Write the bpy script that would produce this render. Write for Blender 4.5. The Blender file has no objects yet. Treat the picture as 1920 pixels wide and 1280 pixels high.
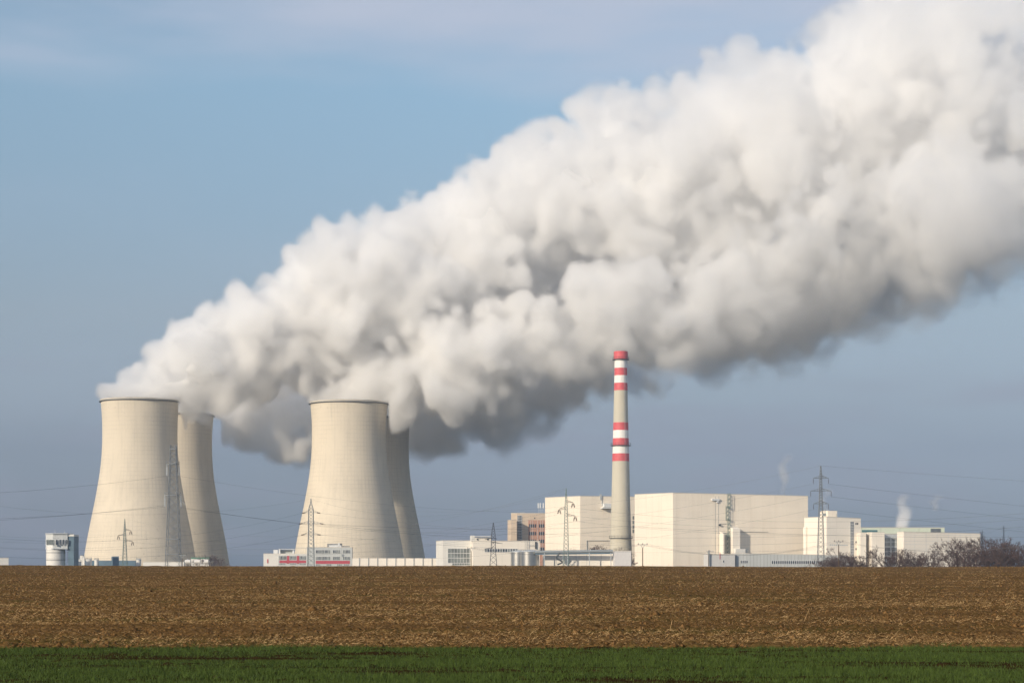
import bpy, bmesh, math, random
import numpy as np
from mathutils import Vector, Matrix

sc = bpy.context.scene
C = sc.collection
R = math.radians
random.seed(7)
RNG = np.random.default_rng(11)

# ------------------------------------------------------------------ camera
F_PX = 3640.0                # focal length in photo pixels (1920 wide)
EYE = 2.0
HOR = 1053.0                 # photo row of the true horizon
cam_d = bpy.data.cameras.new('camera')
cam_d.sensor_width = 36.0
cam_d.lens = F_PX / 1920 * 36
cam_d.shift_y = (HOR - 640.0) / 1920.0
cam_d.clip_start = 0.5
cam_d.clip_end = 20000
cam = bpy.data.objects.new('camera', cam_d)
cam.location = (0, 0, EYE)
cam.rotation_euler = (R(90), 0, 0)
C.objects.link(cam)
sc.camera = cam

# ------------------------------------------------------------------ sky and sun
SUN_EL, SUN_ROT = R(21.0), R(223.0)
w = bpy.data.worlds.new('World'); sc.world = w; w.use_nodes = True
nt = w.node_tree; N = nt.nodes; L = nt.links
bg = N['Background']
sky = N.new('ShaderNodeTexSky'); sky.sky_type = 'NISHITA'; sky.sun_disc = False
sky.sun_elevation = SUN_EL; sky.sun_rotation = SUN_ROT
tc = N.new('ShaderNodeTexCoord')
sep = N.new('ShaderNodeSeparateXYZ'); L.new(tc.outputs['Generated'], sep.inputs[0])
# the smoggy band near the horizon: the clear-sky colour is dimmed with elevation
ramp = N.new('ShaderNodeValToRGB')
mr = N.new('ShaderNodeMapRange'); mr.inputs['From Min'].default_value = 0.0; mr.inputs['From Max'].default_value = 0.30
L.new(sep.outputs['Z'], mr.inputs['Value']); L.new(mr.outputs[0], ramp.inputs[0])
stops = [(0.0, (.38, .50, .92)), (1.2, (.34, .425, .75)), (3.3, (.41, .44, .66)), (4.9, (.60, .60, .74)), (7.2, (.82, .78, .83)),
         (10.0, (.96, 1.0, 1.04)), (14.0, (1.2, 1.32, 1.31)), (17.3, (1.35, 1.35, 1.33))]
cr = ramp.color_ramp
while len(cr.elements) < len(stops): cr.elements.new(0.5)
for e, (deg, c) in zip(cr.elements, stops):
    e.position = min(1, math.sin(R(deg)) / 0.30); e.color = (c[0] / 1.4, c[1] / 1.4, c[2] / 1.4, 1)
mul = N.new('ShaderNodeMix'); mul.data_type = 'RGBA'; mul.blend_type = 'MULTIPLY'; mul.inputs[0].default_value = 1
L.new(sky.outputs[0], mul.inputs[6]); L.new(ramp.outputs[0], mul.inputs[7])
# thin high cloud: faint streaks
cm = N.new('ShaderNodeMapping'); cm.inputs['Scale'].default_value = (3.2, 3.2, 15.0)
cm.inputs['Location'].default_value = (1.37, .61, .3)
cm.inputs['Rotation'].default_value = (0, R(-9), 0)
L.new(tc.outputs['Generated'], cm.inputs[0])
cn = N.new('ShaderNodeTexNoise'); cn.inputs['Scale'].default_value = 1.0; cn.inputs['Detail'].default_value = 4; cn.inputs['Roughness'].default_value = .5
L.new(cm.outputs[0], cn.inputs[0])
c1 = N.new('ShaderNodeMapRange'); c1.inputs['From Min'].default_value = .36; c1.inputs['From Max'].default_value = .62; c1.interpolation_type = 'SMOOTHSTEP'
L.new(cn.outputs[0], c1.inputs[0])
c2 = N.new('ShaderNodeMapRange'); c2.inputs['From Min'].default_value = .215; c2.inputs['From Max'].default_value = .262; c2.inputs['To Max'].default_value = .85; c2.interpolation_type = 'SMOOTHSTEP'
L.new(sep.outputs['Z'], c2.inputs[0])
c2b = N.new('ShaderNodeMath'); c2b.operation = 'ADD'; c2b.inputs[1].default_value = .10; L.new(c2.outputs[0], c2b.inputs[0])
c3 = N.new('ShaderNodeMath'); c3.operation = 'MULTIPLY'; L.new(c1.outputs[0], c3.inputs[0]); L.new(c2b.outputs[0], c3.inputs[1])
cx = N.new('ShaderNodeMix'); cx.data_type = 'RGBA'
L.new(c3.outputs[0], cx.inputs[0]); L.new(mul.outputs[2], cx.inputs[6]); cx.inputs[7].default_value = (3.5, 3.9, 4.8, 1)
# mauve smog banks low over the horizon
sm = N.new('ShaderNodeMapping'); sm.inputs['Scale'].default_value = (6.0, 6.0, 34.0); L.new(tc.outputs['Generated'], sm.inputs[0])
sn = N.new('ShaderNodeTexNoise'); sn.inputs['Scale'].default_value = 1.0; sn.inputs['Detail'].default_value = 3; L.new(sm.outputs[0], sn.inputs[0])
s1 = N.new('ShaderNodeMapRange'); s1.inputs['From Min'].default_value = .42; s1.inputs['From Max'].default_value = .72; s1.inputs['To Max'].default_value = .45; s1.interpolation_type = 'SMOOTHSTEP'
L.new(sn.outputs[0], s1.inputs[0])
s2 = N.new('ShaderNodeMapRange'); s2.inputs['From Min'].default_value = .15; s2.inputs['From Max'].default_value = .07; s2.interpolation_type = 'SMOOTHSTEP'
L.new(sep.outputs['Z'], s2.inputs[0])
s3 = N.new('ShaderNodeMath'); s3.operation = 'MULTIPLY'; L.new(s1.outputs[0], s3.inputs[0]); L.new(s2.outputs[0], s3.inputs[1])
sx_ = N.new('ShaderNodeMix'); sx_.data_type = 'RGBA'; L.new(s3.outputs[0], sx_.inputs[0]); L.new(cx.outputs[2], sx_.inputs[6]); sx_.inputs[7].default_value = (1.85, 1.80, 2.35, 1)
L.new(sx_.outputs[2], bg.inputs[0])
bg.inputs[1].default_value = 0.14

sun_d = bpy.data.lights.new('sun', 'SUN'); sun_d.energy = 4.8; sun_d.angle = R(0.5); sun_d.color = (1.0, .87, .69)
sun = bpy.data.objects.new('sun', sun_d); C.objects.link(sun)
sd = Vector((math.sin(SUN_ROT) * math.cos(SUN_EL), math.cos(SUN_ROT) * math.cos(SUN_EL), math.sin(SUN_EL)))
sun.rotation_euler = sd.to_track_quat('Z', 'Y').to_euler()
sun.location = (-200, -200, 300)

vs = sc.view_settings
vs.view_transform = 'Standard'; vs.look = 'None'; vs.exposure = 0.0; vs.gamma = 1.0; vs.use_curve_mapping = False
sc.cycles.max_bounces = 22; sc.cycles.diffuse_bounces = 4; sc.cycles.volume_bounces = 20; sc.cycles.transparent_max_bounces = 12
sc.cycles.volume_step_rate = 1.5; sc.cycles.volume_max_steps = 512
sc.cycles.use_denoising = True
sc.cycles.use_adaptive_sampling = True; sc.cycles.adaptive_threshold = 0.02

# ------------------------------------------------------------------ helpers
def wx(px, D): return (px - 960.0) / F_PX * D
def wz(py, D): return EYE + (HOR - py) / F_PX * D
def W(px, py, D): return Vector((wx(px, D), D, wz(py, D)))

def mat(name, color, rough=.7, metal=0.0, var=.08, scale=1.0, bump=0.0, bscale=8.0, spec=.3, streak=0.0, stain=None, noise_scale3=(1, 1, 1)):
    color = tuple(c * .89 for c in color); stain = tuple(c * .89 for c in stain) if stain else None
    m = bpy.data.materials.new(name); m.use_nodes = True
    t = m.node_tree; n = t.nodes; l = t.links; b = n['Principled BSDF']
    b.inputs['Roughness'].default_value = rough; b.inputs['Metallic'].default_value = metal
    b.inputs['Specular IOR Level'].default_value = spec
    tx = n.new('ShaderNodeTexCoord'); mp = n.new('ShaderNodeMapping'); l.new(tx.outputs['Object'], mp.inputs[0])
    mp.inputs['Scale'].default_value = noise_scale3
    no = n.new('ShaderNodeTexNoise'); no.inputs['Scale'].default_value = scale; no.inputs['Detail'].default_value = 5
    l.new(mp.outputs[0], no.inputs[0])
    rp = n.new('ShaderNodeMapRange'); rp.inputs['From Min'].default_value = .3; rp.inputs['From Max'].default_value = .7
    rp.inputs['To Min'].default_value = 1 - var; rp.inputs['To Max'].default_value = 1 + var
    l.new(no.outputs[0], rp.inputs[0])
    hs = n.new('ShaderNodeMix'); hs.data_type = 'RGBA'; hs.blend_type = 'MULTIPLY'; hs.inputs[0].default_value = 1
    hs.inputs[6].default_value = (*color, 1); l.new(rp.outputs[0], hs.inputs[7])
    out = hs.outputs[2]
    if streak:
        mp2 = n.new('ShaderNodeMapping'); mp2.inputs['Scale'].default_value = (1, 1, .06); l.new(tx.outputs['Object'], mp2.inputs[0])
        n2 = n.new('ShaderNodeTexNoise'); n2.inputs['Scale'].default_value = .35; n2.inputs['Detail'].default_value = 6; n2.inputs['Roughness'].default_value = .65
        l.new(mp2.outputs[0], n2.inputs[0])
        r2 = n.new('ShaderNodeMapRange'); r2.inputs['From Min'].default_value = .5; r2.inputs['From Max'].default_value = .8
        r2.inputs['To Max'].default_value = streak; l.new(n2.outputs[0], r2.inputs[0])
        mx = n.new('ShaderNodeMix'); mx.data_type = 'RGBA'; l.new(r2.outputs[0], mx.inputs[0]); l.new(out, mx.inputs[6])
        sc_ = stain or tuple(c * .6 for c in color); mx.inputs[7].default_value = (*sc_, 1)
        out = mx.outputs[2]
    l.new(out, b.inputs['Base Color'])
    if bump:
        n3 = n.new('ShaderNodeTexNoise'); n3.inputs['Scale'].default_value = bscale; n3.inputs['Detail'].default_value = 6
        l.new(tx.outputs['Object'], n3.inputs[0])
        bp = n.new('ShaderNodeBump'); bp.inputs['Strength'].default_value = bump; l.new(n3.outputs[0], bp.inputs['Height'])
        l.new(bp.outputs[0], b.inputs['Normal'])
    return m

class MB:
    """collects shapes, builds ONE mesh object"""
    def __init__(s): s.v = []; s.f = []; s.m = []
    def add(s, vs_, fs, mi=0):
        b = len(s.v); s.v.extend([tuple(v) for v in vs_]); s.f.extend([tuple(b + i for i in f) for f in fs]); s.m.extend([mi] * len(fs)); return s
    def box(s, x0, x1, y0, y1, z0, z1, mi=0):
        return s.add([(x0, y0, z0), (x1, y0, z0), (x1, y1, z0), (x0, y1, z0), (x0, y0, z1), (x1, y0, z1), (x1, y1, z1), (x0, y1, z1)],
                     [(3, 2, 1, 0), (4, 5, 6, 7), (0, 1, 5, 4), (1, 2, 6, 5), (2, 3, 7, 6), (3, 0, 4, 7)], mi)
    def bar(s, a, b, r, n=4, r2=None, mi=0, caps=True):
        a = Vector(a); b = Vector(b); d = b - a
        if d.length < 1e-6: return s
        d.normalize(); u = d.cross(Vector((0, 0, 1)))
        if u.length < 1e-3: u = d.cross(Vector((1, 0, 0)))
        u.normalize(); v = d.cross(u); r2 = r if r2 is None else r2
        ring = lambda p, rr: [p + (u * math.cos(2 * math.pi * (k + .5) / n) + v * math.sin(2 * math.pi * (k + .5) / n)) * rr for k in range(n)]
        fs = [(k, (k + 1) % n, n + (k + 1) % n, n + k) for k in range(n)]
        if caps: fs += [tuple(range(n))[::-1], tuple(range(n, 2 * n))]
        return s.add(ring(a, r) + ring(b, r2), fs, mi)
    def lathe(s, prof, n=48, c=(0, 0), mi=0, cap=True, phase=0.0):
        vs_ = [(c[0] + r * math.cos(2 * math.pi * k / n + phase), c[1] + r * math.sin(2 * math.pi * k / n + phase), z) for r, z in prof for k in range(n)]
        fs = [(i * n + k, i * n + (k + 1) % n, (i + 1) * n + (k + 1) % n, (i + 1) * n + k) for i in range(len(prof) - 1) for k in range(n)]
        if cap: fs += [tuple(range(n))[::-1], tuple(range((len(prof) - 1) * n, len(prof) * n))]
        return s.add(vs_, fs, mi)
    def prism(s, pts, z0, z1, mi=0):
        n = len(pts)
        z1s = z1 if hasattr(z1, '__len__') else [z1] * n
        vs_ = [(x, y, z0) for x, y in pts] + [(x, y, z) for (x, y), z in zip(pts, z1s)]
        return s.add(vs_, [(k, (k + 1) % n, n + (k + 1) % n, n + k) for k in range(n)] + [tuple(range(n))[::-1], tuple(range(n, 2 * n))], mi)
    def build(s, name, material, parent=None, smooth=False):
        me = bpy.data.meshes.new(name)
        me.from_pydata(s.v, [], s.f)
        ms = material if isinstance(material, (list, tuple)) else [material]
        for m in ms: me.materials.append(m)
        if len(ms) > 1: me.polygons.foreach_set('material_index', s.m)
        if smooth: me.polygons.foreach_set('use_smooth', [True] * len(s.f))
        me.update()
        o = bpy.data.objects.new(name, me); C.objects.link(o)
        if parent is not None: o.parent = parent
        return o

def mesh_np(name, verts, faces, material, parent=None, smooth=False):
    me = bpy.data.meshes.new(name)
    k = faces.shape[1]
    me.vertices.add(len(verts)); me.vertices.foreach_set('co', np.ascontiguousarray(verts, dtype=np.float32).ravel())
    me.loops.add(faces.size); me.loops.foreach_set('vertex_index', np.ascontiguousarray(faces, dtype=np.int32).ravel())
    me.polygons.add(len(faces)); me.polygons.foreach_set('loop_start', np.arange(0, faces.size, k, dtype=np.int32))
    me.polygons.foreach_set('loop_total', np.full(len(faces), k, dtype=np.int32))
    if smooth: me.polygons.foreach_set('use_smooth', np.ones(len(faces), dtype=bool))
    me.materials.append(material)
    me.update(calc_edges=True); me.validate()
    o = bpy.data.objects.new(name, me); C.objects.link(o)
    if parent is not None: o.parent = parent
    return o

def tag(o, label=None, cat=None, group=None, kind=None):
    if label: o['label'] = label
    if cat: o['category'] = cat
    if group: o['group'] = group
    if kind: o['kind'] = kind
    return o
def empty(name, loc, label, cat, group=None, rz=0.0):
    o = bpy.data.objects.new(name, None); C.objects.link(o)
    o.location = loc; o.rotation_euler = (0, 0, rz); o.empty_display_size = .5
    return tag(o, label, cat, group)
def copy_tree(o, parent=None):
    c = o.copy(); C.objects.link(c); c.parent = parent
    for ch in list(o.children):
        copy_tree(ch, c)
    return c

def vnoise(shape, cell, seed, aniso=(1, 1, 1)):
    """smooth value noise on a voxel grid, cubic B-spline, separable; about -1..1"""
    rg = np.random.default_rng(seed)
    ms = []; ns = []
    for s_, a in zip(shape, aniso):
        c = cell * a; off = rg.random()
        x = np.arange(s_) / c + off
        n = int(x[-1]) + 5; i = np.floor(x).astype(int); f = x - i
        M = np.zeros((s_, n), np.float32)
        wts = [(1 - f) ** 3 / 6, (3 * f ** 3 - 6 * f ** 2 + 4) / 6, (-3 * f ** 3 + 3 * f ** 2 + 3 * f + 1) / 6, f ** 3 / 6]
        for k in range(4): M[np.arange(s_), i + k] += wts[k]
        ms.append(M); ns.append(n)
    g = rg.standard_normal(ns).astype(np.float32)
    out = np.tensordot(ms[0], g, (1, 0))
    out = np.tensordot(out, ms[1], (1, 1))
    return np.tensordot(out, ms[2], (1, 1)) * 2.0

# ------------------------------------------------------------------ terrain
def smooth(a, b, x):
    t = np.clip((x - a) / (b - a), 0, 1); return t * t * (3 - 2 * t)
FURROWS = [(52, .010, -3), (57.5, .008, 5), (66, .012, -8), (71, .01, 12), (83, .009, 3), (104, .011, -15), (112, .01, 18), (139, .01, -5), (178, .012, 20), (240, .01, -30), (320, .01, 10)]
def furrow(x, y):
    f = np.zeros(np.broadcast(x, y).shape)
    for y0, k, xo in FURROWS:
        f -= (.05 + .0004 * y0) * np.exp(-((y - y0 - k * x - .25 * np.sin(x * .35 + y0)) / (.22 + .004 * y0)) ** 2) * np.clip(.55 + .6 * np.sin(x * .09 + xo), 0, 1)
    return f
def height(x, y):
    x = np.asarray(x, float); y = np.asarray(y, float)
    h = 1.0 * smooth(60, 430, y) - 10.5 * smooth(450, 780, y)
    h = h - .0012 * np.clip(x, -200, 200) * smooth(100, 430, y) + .10 * np.sin(x * .045 + 1.3) * smooth(150, 430, y)
    return h + furrow(x, y)
def hz(x, y): return float(height(x, y))

def field_color(nt_):
    pass
m_far = mat('far_land', (.055, .05, .036), rough=.95, var=.2, scale=.02, spec=0)
xs = np.concatenate([-np.geomspace(4200, 60, 30), np.linspace(-50, 50, 21), np.geomspace(60, 4200, 30)])
ys = np.concatenate([np.linspace(-400, 0, 9), np.linspace(20, 1000, 99), np.geomspace(1050, 5100, 24)])
X, Y = np.meshgrid(xs, ys); Z = height(X, Y) - .30
idx = np.arange(X.size).reshape(X.shape)
fc = np.stack([idx[:-1, :-1], idx[:-1, 1:], idx[1:, 1:], idx[1:, :-1]], -1).reshape(-1, 4)
g = mesh_np('ground', np.stack([X, Y, Z], -1).reshape(-1, 3), fc, m_far, smooth=True); tag(g, kind='structure')

BND = 46.0    # field starts here, the green strip is nearer
def soil_mat():
    m = bpy.data.materials.new('tilled_soil'); m.use_nodes = True
    t = m.node_tree; n = t.nodes; l = t.links; b = n['Principled BSDF']
    b.inputs['Roughness'].default_value = .95; b.inputs['Specular IOR Level'].default_value = 0.0
    tx = n.new('ShaderNodeTexCoord')
    def noise(scale, detail, rough, sc3=(1, 1, 1)):
        mp = n.new('ShaderNodeMapping'); mp.inputs['Scale'].default_value = sc3; l.new(tx.outputs['Object'], mp.inputs[0])
        q = n.new('ShaderNodeTexNoise'); q.inputs['Scale'].default_value = scale; q.inputs['Detail'].default_value = detail; q.inputs['Roughness'].default_value = rough
        l.new(mp.outputs[0], q.inputs[0]); return q.outputs[0]
    r1 = n.new('ShaderNodeValToRGB'); l.new(noise(7.0, 6, .75), r1.inputs[0])
    e = r1.color_ramp.elements; e[0].position = .33; e[0].color = (.045, .021, .008, 1); e[1].position = .72; e[1].color = (.32, .195, .078, 1)
    q = r1.color_ramp.elements.new(.52); q.color = (.142, .080, .030, 1)
    # patches of weed green and of lighter straw, laid in bands along the tillage
    r2 = n.new('ShaderNodeMapRange'); r2.inputs['From Min'].default_value = .5; r2.inputs['From Max'].default_value = .68; r2.inputs['To Max'].default_value = .6
    l.new(noise(1.0, 5, .6, (.05, .14, 1)), r2.inputs[0])
    mx = n.new('ShaderNodeMix'); mx.data_type = 'RGBA'; l.new(r2.outputs[0], mx.inputs[0]); l.new(r1.outputs[0], mx.inputs[6]); mx.inputs[7].default_value = (.085, .068, .018, 1)
    r3 = n.new('ShaderNodeMapRange'); r3.inputs['From Min'].default_value = .45; r3.inputs['From Max'].default_value = .7; r3.inputs['To Min'].default_value = .8; r3.inputs['To Max'].default_value = 1.35
    l.new(noise(1.0, 6, .7, (.03, .5, 1)), r3.inputs[0])
    m2 = n.new('ShaderNodeMix'); m2.data_type = 'RGBA'; m2.blend_type = 'MULTIPLY'; m2.inputs[0].default_value = 1
    l.new(mx.outputs[2], m2.inputs[6]); l.new(r3.outputs[0], m2.inputs[7])
    l.new(m2.outputs[2], b.inputs['Base Color'])
    return m
m_soil = soil_mat()
m_turf = mat('turf_soil', (.036, .022, .009), rough=1, var=.35, scale=3.0, spec=0)

def fan(name, y0, y1, rows, cols, amp, material, seed):
    yy = np.geomspace(y0, y1, rows); u = np.linspace(-.42, .42, cols)
    Yg = np.repeat(yy[:, None], cols, 1); Xg = u[None, :] * Yg
    rg = np.random.default_rng(seed)
    a = rg.standard_normal(Xg.shape)
    k = np.array([.25, .5, .25])
    b_ = np.apply_along_axis(lambda r_: np.convolve(r_, k, 'same'), 1, a)
    Zg = height(Xg, Yg) + amp * (b_ + .6 * a)
    Yg = Yg + rg.uniform(-.4, .4, Yg.shape) * np.gradient(yy)[:, None]
    Yg[0] = y0; Yg[-1] = y1
    if name == 'ploughed_field': Zg[0] -= .25; Zg[1] -= .02
    idx = np.arange(Xg.size).reshape(Xg.shape)
    fc = np.stack([idx[:-1, :-1], idx[:-1, 1:], idx[1:, 1:], idx[1:, :-1]], -1).reshape(-1, 4)
    return mesh_np(name, np.stack([Xg, Yg, Zg], -1).reshape(-1, 3), fc, material)
fld = fan('ploughed_field', BND - .3, 640, 620, 430, .032, m_soil, 3); tag(fld, kind='structure')
trf = fan('grass_strip_ground', 22, BND + 1.8, 100, 240, .018, m_turf, 4); trf.location.z = -.03; tag(trf, kind='structure')

def scatter_quads(name, x, y, z, length, width, yaw, pitch, material, label, cat):
    """thin flat slivers lying on or standing in the ground, one mesh"""
    n = len(x)
    d = np.stack([np.cos(yaw) * np.cos(pitch), np.sin(yaw) * np.cos(pitch), np.sin(pitch)], -1) * length[:, None]
    s = np.stack([-np.sin(yaw) * .7, np.cos(yaw) * .7, np.full(n, .7)], -1) * width[:, None]
    p = np.stack([x, y, z], -1)
    v = np.stack([p - s / 2, p + s / 2, p + d + s / 2, p + d - s / 2], 1).reshape(-1, 3)
    f = np.arange(4 * n).reshape(n, 4)
    o = mesh_np(name, v, f, material); return tag(o, label, cat, kind='stuff')

def rand_area(n, y0, y1, power, ext=.40):
    """points thinning with distance (as they get too small to see)"""
    u = RNG.random(n)
    y = (y0 ** (1 - power) + u * (y1 ** (1 - power) - y0 ** (1 - power))) ** (1 / (1 - power))
    x = RNG.uniform(-ext, ext, n) * y
    return x, y
m_straw = mat('dry_straw', (.43, .285, .135), rough=.9, var=.6, scale=14, spec=.05)
x, y = rand_area(260000, BND, 440, 1.45)
pt = vnoise((400, 400, 2), 9, 5)[:, :, 0]
def patch(x, y, sx, sy): return pt[(np.abs(x * sx + 200).astype(int)) % 400, (np.abs(y * sy).astype(int)) % 400]
keep = (.8 * patch(x, y, 2.2, 3.5) + .9 * patch(x, y, .35, 2.2 / 1.0) + RNG.normal(0, .45, len(x)) > -.05) & (furrow(x, y) > -.02 - .03 * RNG.random(len(x)))
x = x[keep]; y = y[keep]; n = len(x); big = (y / 46) ** .55
scatter_quads('maize_stubble', x, y, height(x, y) + RNG.uniform(-.02, .05, n), RNG.lognormal(-3.0, .6, n) * big, RNG.uniform(.004, .012, n) * big,
              RNG.normal(0, .7, n) + np.pi * (RNG.random(n) > .5), RNG.normal(.15, .45, n), m_straw, 'pale dry maize straw strewn over the brown tilled field', 'straw')
# clods: small dark and red-brown lumps
m_clod = mat('soil_clod', (.14, .078, .031), rough=1, var=.75, scale=9, spec=0)
x, y = rand_area(85000, BND - .4, 420, 1.55); n = len(x)
rr = RNG.lognormal(-3.75, .5, n) * (y / 46) ** .55
oct_v = np.array([(1, 0, 0), (0, 1, 0), (-1, 0, 0), (0, -1, 0), (0, 0, .8), (0, 0, -.5)])
v = oct_v[None] * rr[:, None, None] * RNG.uniform(.6, 1.5, (n, 6, 1)) + np.stack([x, y, height(x, y) + .01], -1)[:, None]
of = np.array([(0, 1, 4), (1, 2, 4), (2, 3, 4), (3, 0, 4), (1, 0, 5), (2, 1, 5), (3, 2, 5), (0, 3, 5)])
f = (of[None] + (np.arange(n) * 6)[:, None, None]).reshape(-1, 3)
o = mesh_np('soil_clods', v.reshape(-1, 3), f, m_clod); tag(o, 'reddish brown clods of tilled earth between the straw', 'soil', kind='stuff')
x = RNG.uniform(-.40, .40, 2600) * 430; y = RNG.uniform(330, 450, 2600); n = len(x)
scatter_quads('weed_stalks', x, y, height(x, y), RNG.lognormal(-1.75, .5, n), RNG.uniform(.015, .04, n), RNG.uniform(0, 6.28, n), RNG.normal(1.2, .25, n), m_straw,
              'thin dry stalks standing along the far crest of the field', 'weeds')
# green blades of the young crop
def grass_mat():
    m = mat('young_crop', (.056, .088, .018), rough=.7, var=.5, scale=4, spec=.1); return m
m_grass = grass_mat()
x, y = rand_area(420000, 29, BND + 2.2, 1.1)
pp = (.6 * patch(x, y, 6.0, 14.0) + .7 * patch(x, y, 1.7, 22.0)); keep = (pp + RNG.normal(0, .35, len(x)) > -.38) & (y < BND + .1 + 1.1 * patch(x, y, 3.5, .2) + .5 * patch(x, y, 14, .3) + RNG.normal(0, .45, len(x)))
x = x[keep]; y = y[keep]; n = len(x)
yaw = RNG.uniform(0, 2 * np.pi, n); hgt = RNG.uniform(.03, .085, n) * (1 + .25 * patch(x, y, 3, 5)); wd = RNG.uniform(.004, .007, n)
p = np.stack([x, y, height(x, y) - .015], -1)
s = np.stack([np.cos(yaw), np.sin(yaw), np.zeros(n)], -1) * wd[:, None]
tip = p + np.stack([RNG.normal(0, .03, n), RNG.normal(0, .03, n), hgt], -1)
v = np.stack([p - s, p + s, tip], 1).reshape(-1, 3)
o = mesh_np('young_crop', v, np.arange(3 * n).reshape(n, 3), m_grass); tag(o, 'short green crop blades along the near edge of the field', 'grass', kind='stuff')

# ------------------------------------------------------------------ cooling towers
m_conc = mat('tower_concrete', (.56, .50, .40), rough=.9, var=.05, scale=.03, streak=.35, stain=(.40, .37, .31))
def tower_mat():
    """board-marked concrete: fine grid of lift joints, weather streaks"""
    m = mat('shell_concrete', (.70, .62, .495), rough=.92, var=.06, scale=.04, streak=.40, stain=(.45, .41, .34))
    t = m.node_tree; n = t.nodes; l = t.links; b = n['Principled BSDF']
    src = b.inputs['Base Color'].links[0].from_socket
    tx = n.new('ShaderNodeTexCoord'); sp = n.new('ShaderNodeSeparateXYZ'); l.new(tx.outputs['Object'], sp.inputs[0])
    def lines(val, period, width):
        a = n.new('ShaderNodeMath'); a.operation = 'DIVIDE'; a.inputs[1].default_value = period; l.new(val, a.inputs[0])
        c = n.new('ShaderNodeMath'); c.operation = 'FRACT'; l.new(a.outputs[0], c.inputs[0])
        d = n.new('ShaderNodeMath'); d.operation = 'LESS_THAN'; d.inputs[1].default_value = width; l.new(c.outputs[0], d.inputs[0]); return d.outputs[0]
    at = n.new('ShaderNodeMath'); at.operation = 'ARCTAN2'; l.new(sp.outputs[0], at.inputs[0]); l.new(sp.outputs[1], at.inputs[1])
    ad = n.new('ShaderNodeMath'); ad.operation = 'ADD'; ad.inputs[1].default_value = 10; l.new(at.outputs[0], ad.inputs[0])
    v = lines(ad.outputs[0], 2 * math.pi / 72, .16); h = lines(sp.outputs[2], 3.0, .16)
    mxx = n.new('ShaderNodeMath'); mxx.operation = 'MAXIMUM'; l.new(v, mxx.inputs[0]); l.new(h, mxx.inputs[1])
    no = n.new('ShaderNodeTexNoise'); no.inputs['Scale'].default_value = .05; no.inputs['Detail'].default_value = 3; l.new(tx.outputs['Object'], no.inputs[0])
    r = n.new('ShaderNodeMapRange'); r.inputs['From Min'].default_value = .35; r.inputs['From Max'].default_value = .65; r.inputs['To Max'].default_value = .22; l.new(no.outputs[0], r.inputs[0])
    mm = n.new('ShaderNodeMath'); mm.operation = 'MULTIPLY'; l.new(mxx.outputs[0], mm.inputs[0]); l.new(r.outputs[0], mm.inputs[1])
    mx = n.new('ShaderNodeMix'); mx.data_type = 'RGBA'; l.new(mm.outputs[0], mx.inputs[0]); l.new(src, mx.inputs[6]); mx.inputs[7].default_value = (.25, .23, .2, 1)
    # scattered dark patch-repair spots in columns
    vo = n.new('ShaderNodeTexVoronoi'); vo.inputs['Scale'].default_value = .22; l.new(tx.outputs['Object'], vo.inputs[0])
    lt = n.new('ShaderNodeMath'); lt.operation = 'LESS_THAN'; lt.inputs[1].default_value = .13; l.new(vo.outputs['Distance'], lt.inputs[0])
    n5 = n.new('ShaderNodeTexNoise'); n5.inputs['Scale'].default_value = .018; l.new(tx.outputs['Object'], n5.inputs[0])
    r5 = n.new('ShaderNodeMapRange'); r5.inputs['From Min'].default_value = .48; r5.inputs['From Max'].default_value = .6; r5.inputs['To Max'].default_value = .4; l.new(n5.outputs[0], r5.inputs[0])
    m5 = n.new('ShaderNodeMath'); m5.operation = 'MULTIPLY'; l.new(lt.outputs[0], m5.inputs[0]); l.new(r5.outputs[0], m5.inputs[1])
    mz = n.new('ShaderNodeMix'); mz.data_type = 'RGBA'; l.new(m5.outputs[0], mz.inputs[0]); l.new(mx.outputs[2], mz.inputs[6]); mz.inputs[7].default_value = (.33, .28, .22, 1)
    l.new(mz.outputs[2], b.inputs['Base Color'])
    return m
m_shell = tower_mat()
m_dark = mat('dark_steel', (.06, .07, .08), rough=.6)
m_rim = mat('rim_concrete', (.52, .48, .41), rough=.9, var=.1)

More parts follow.
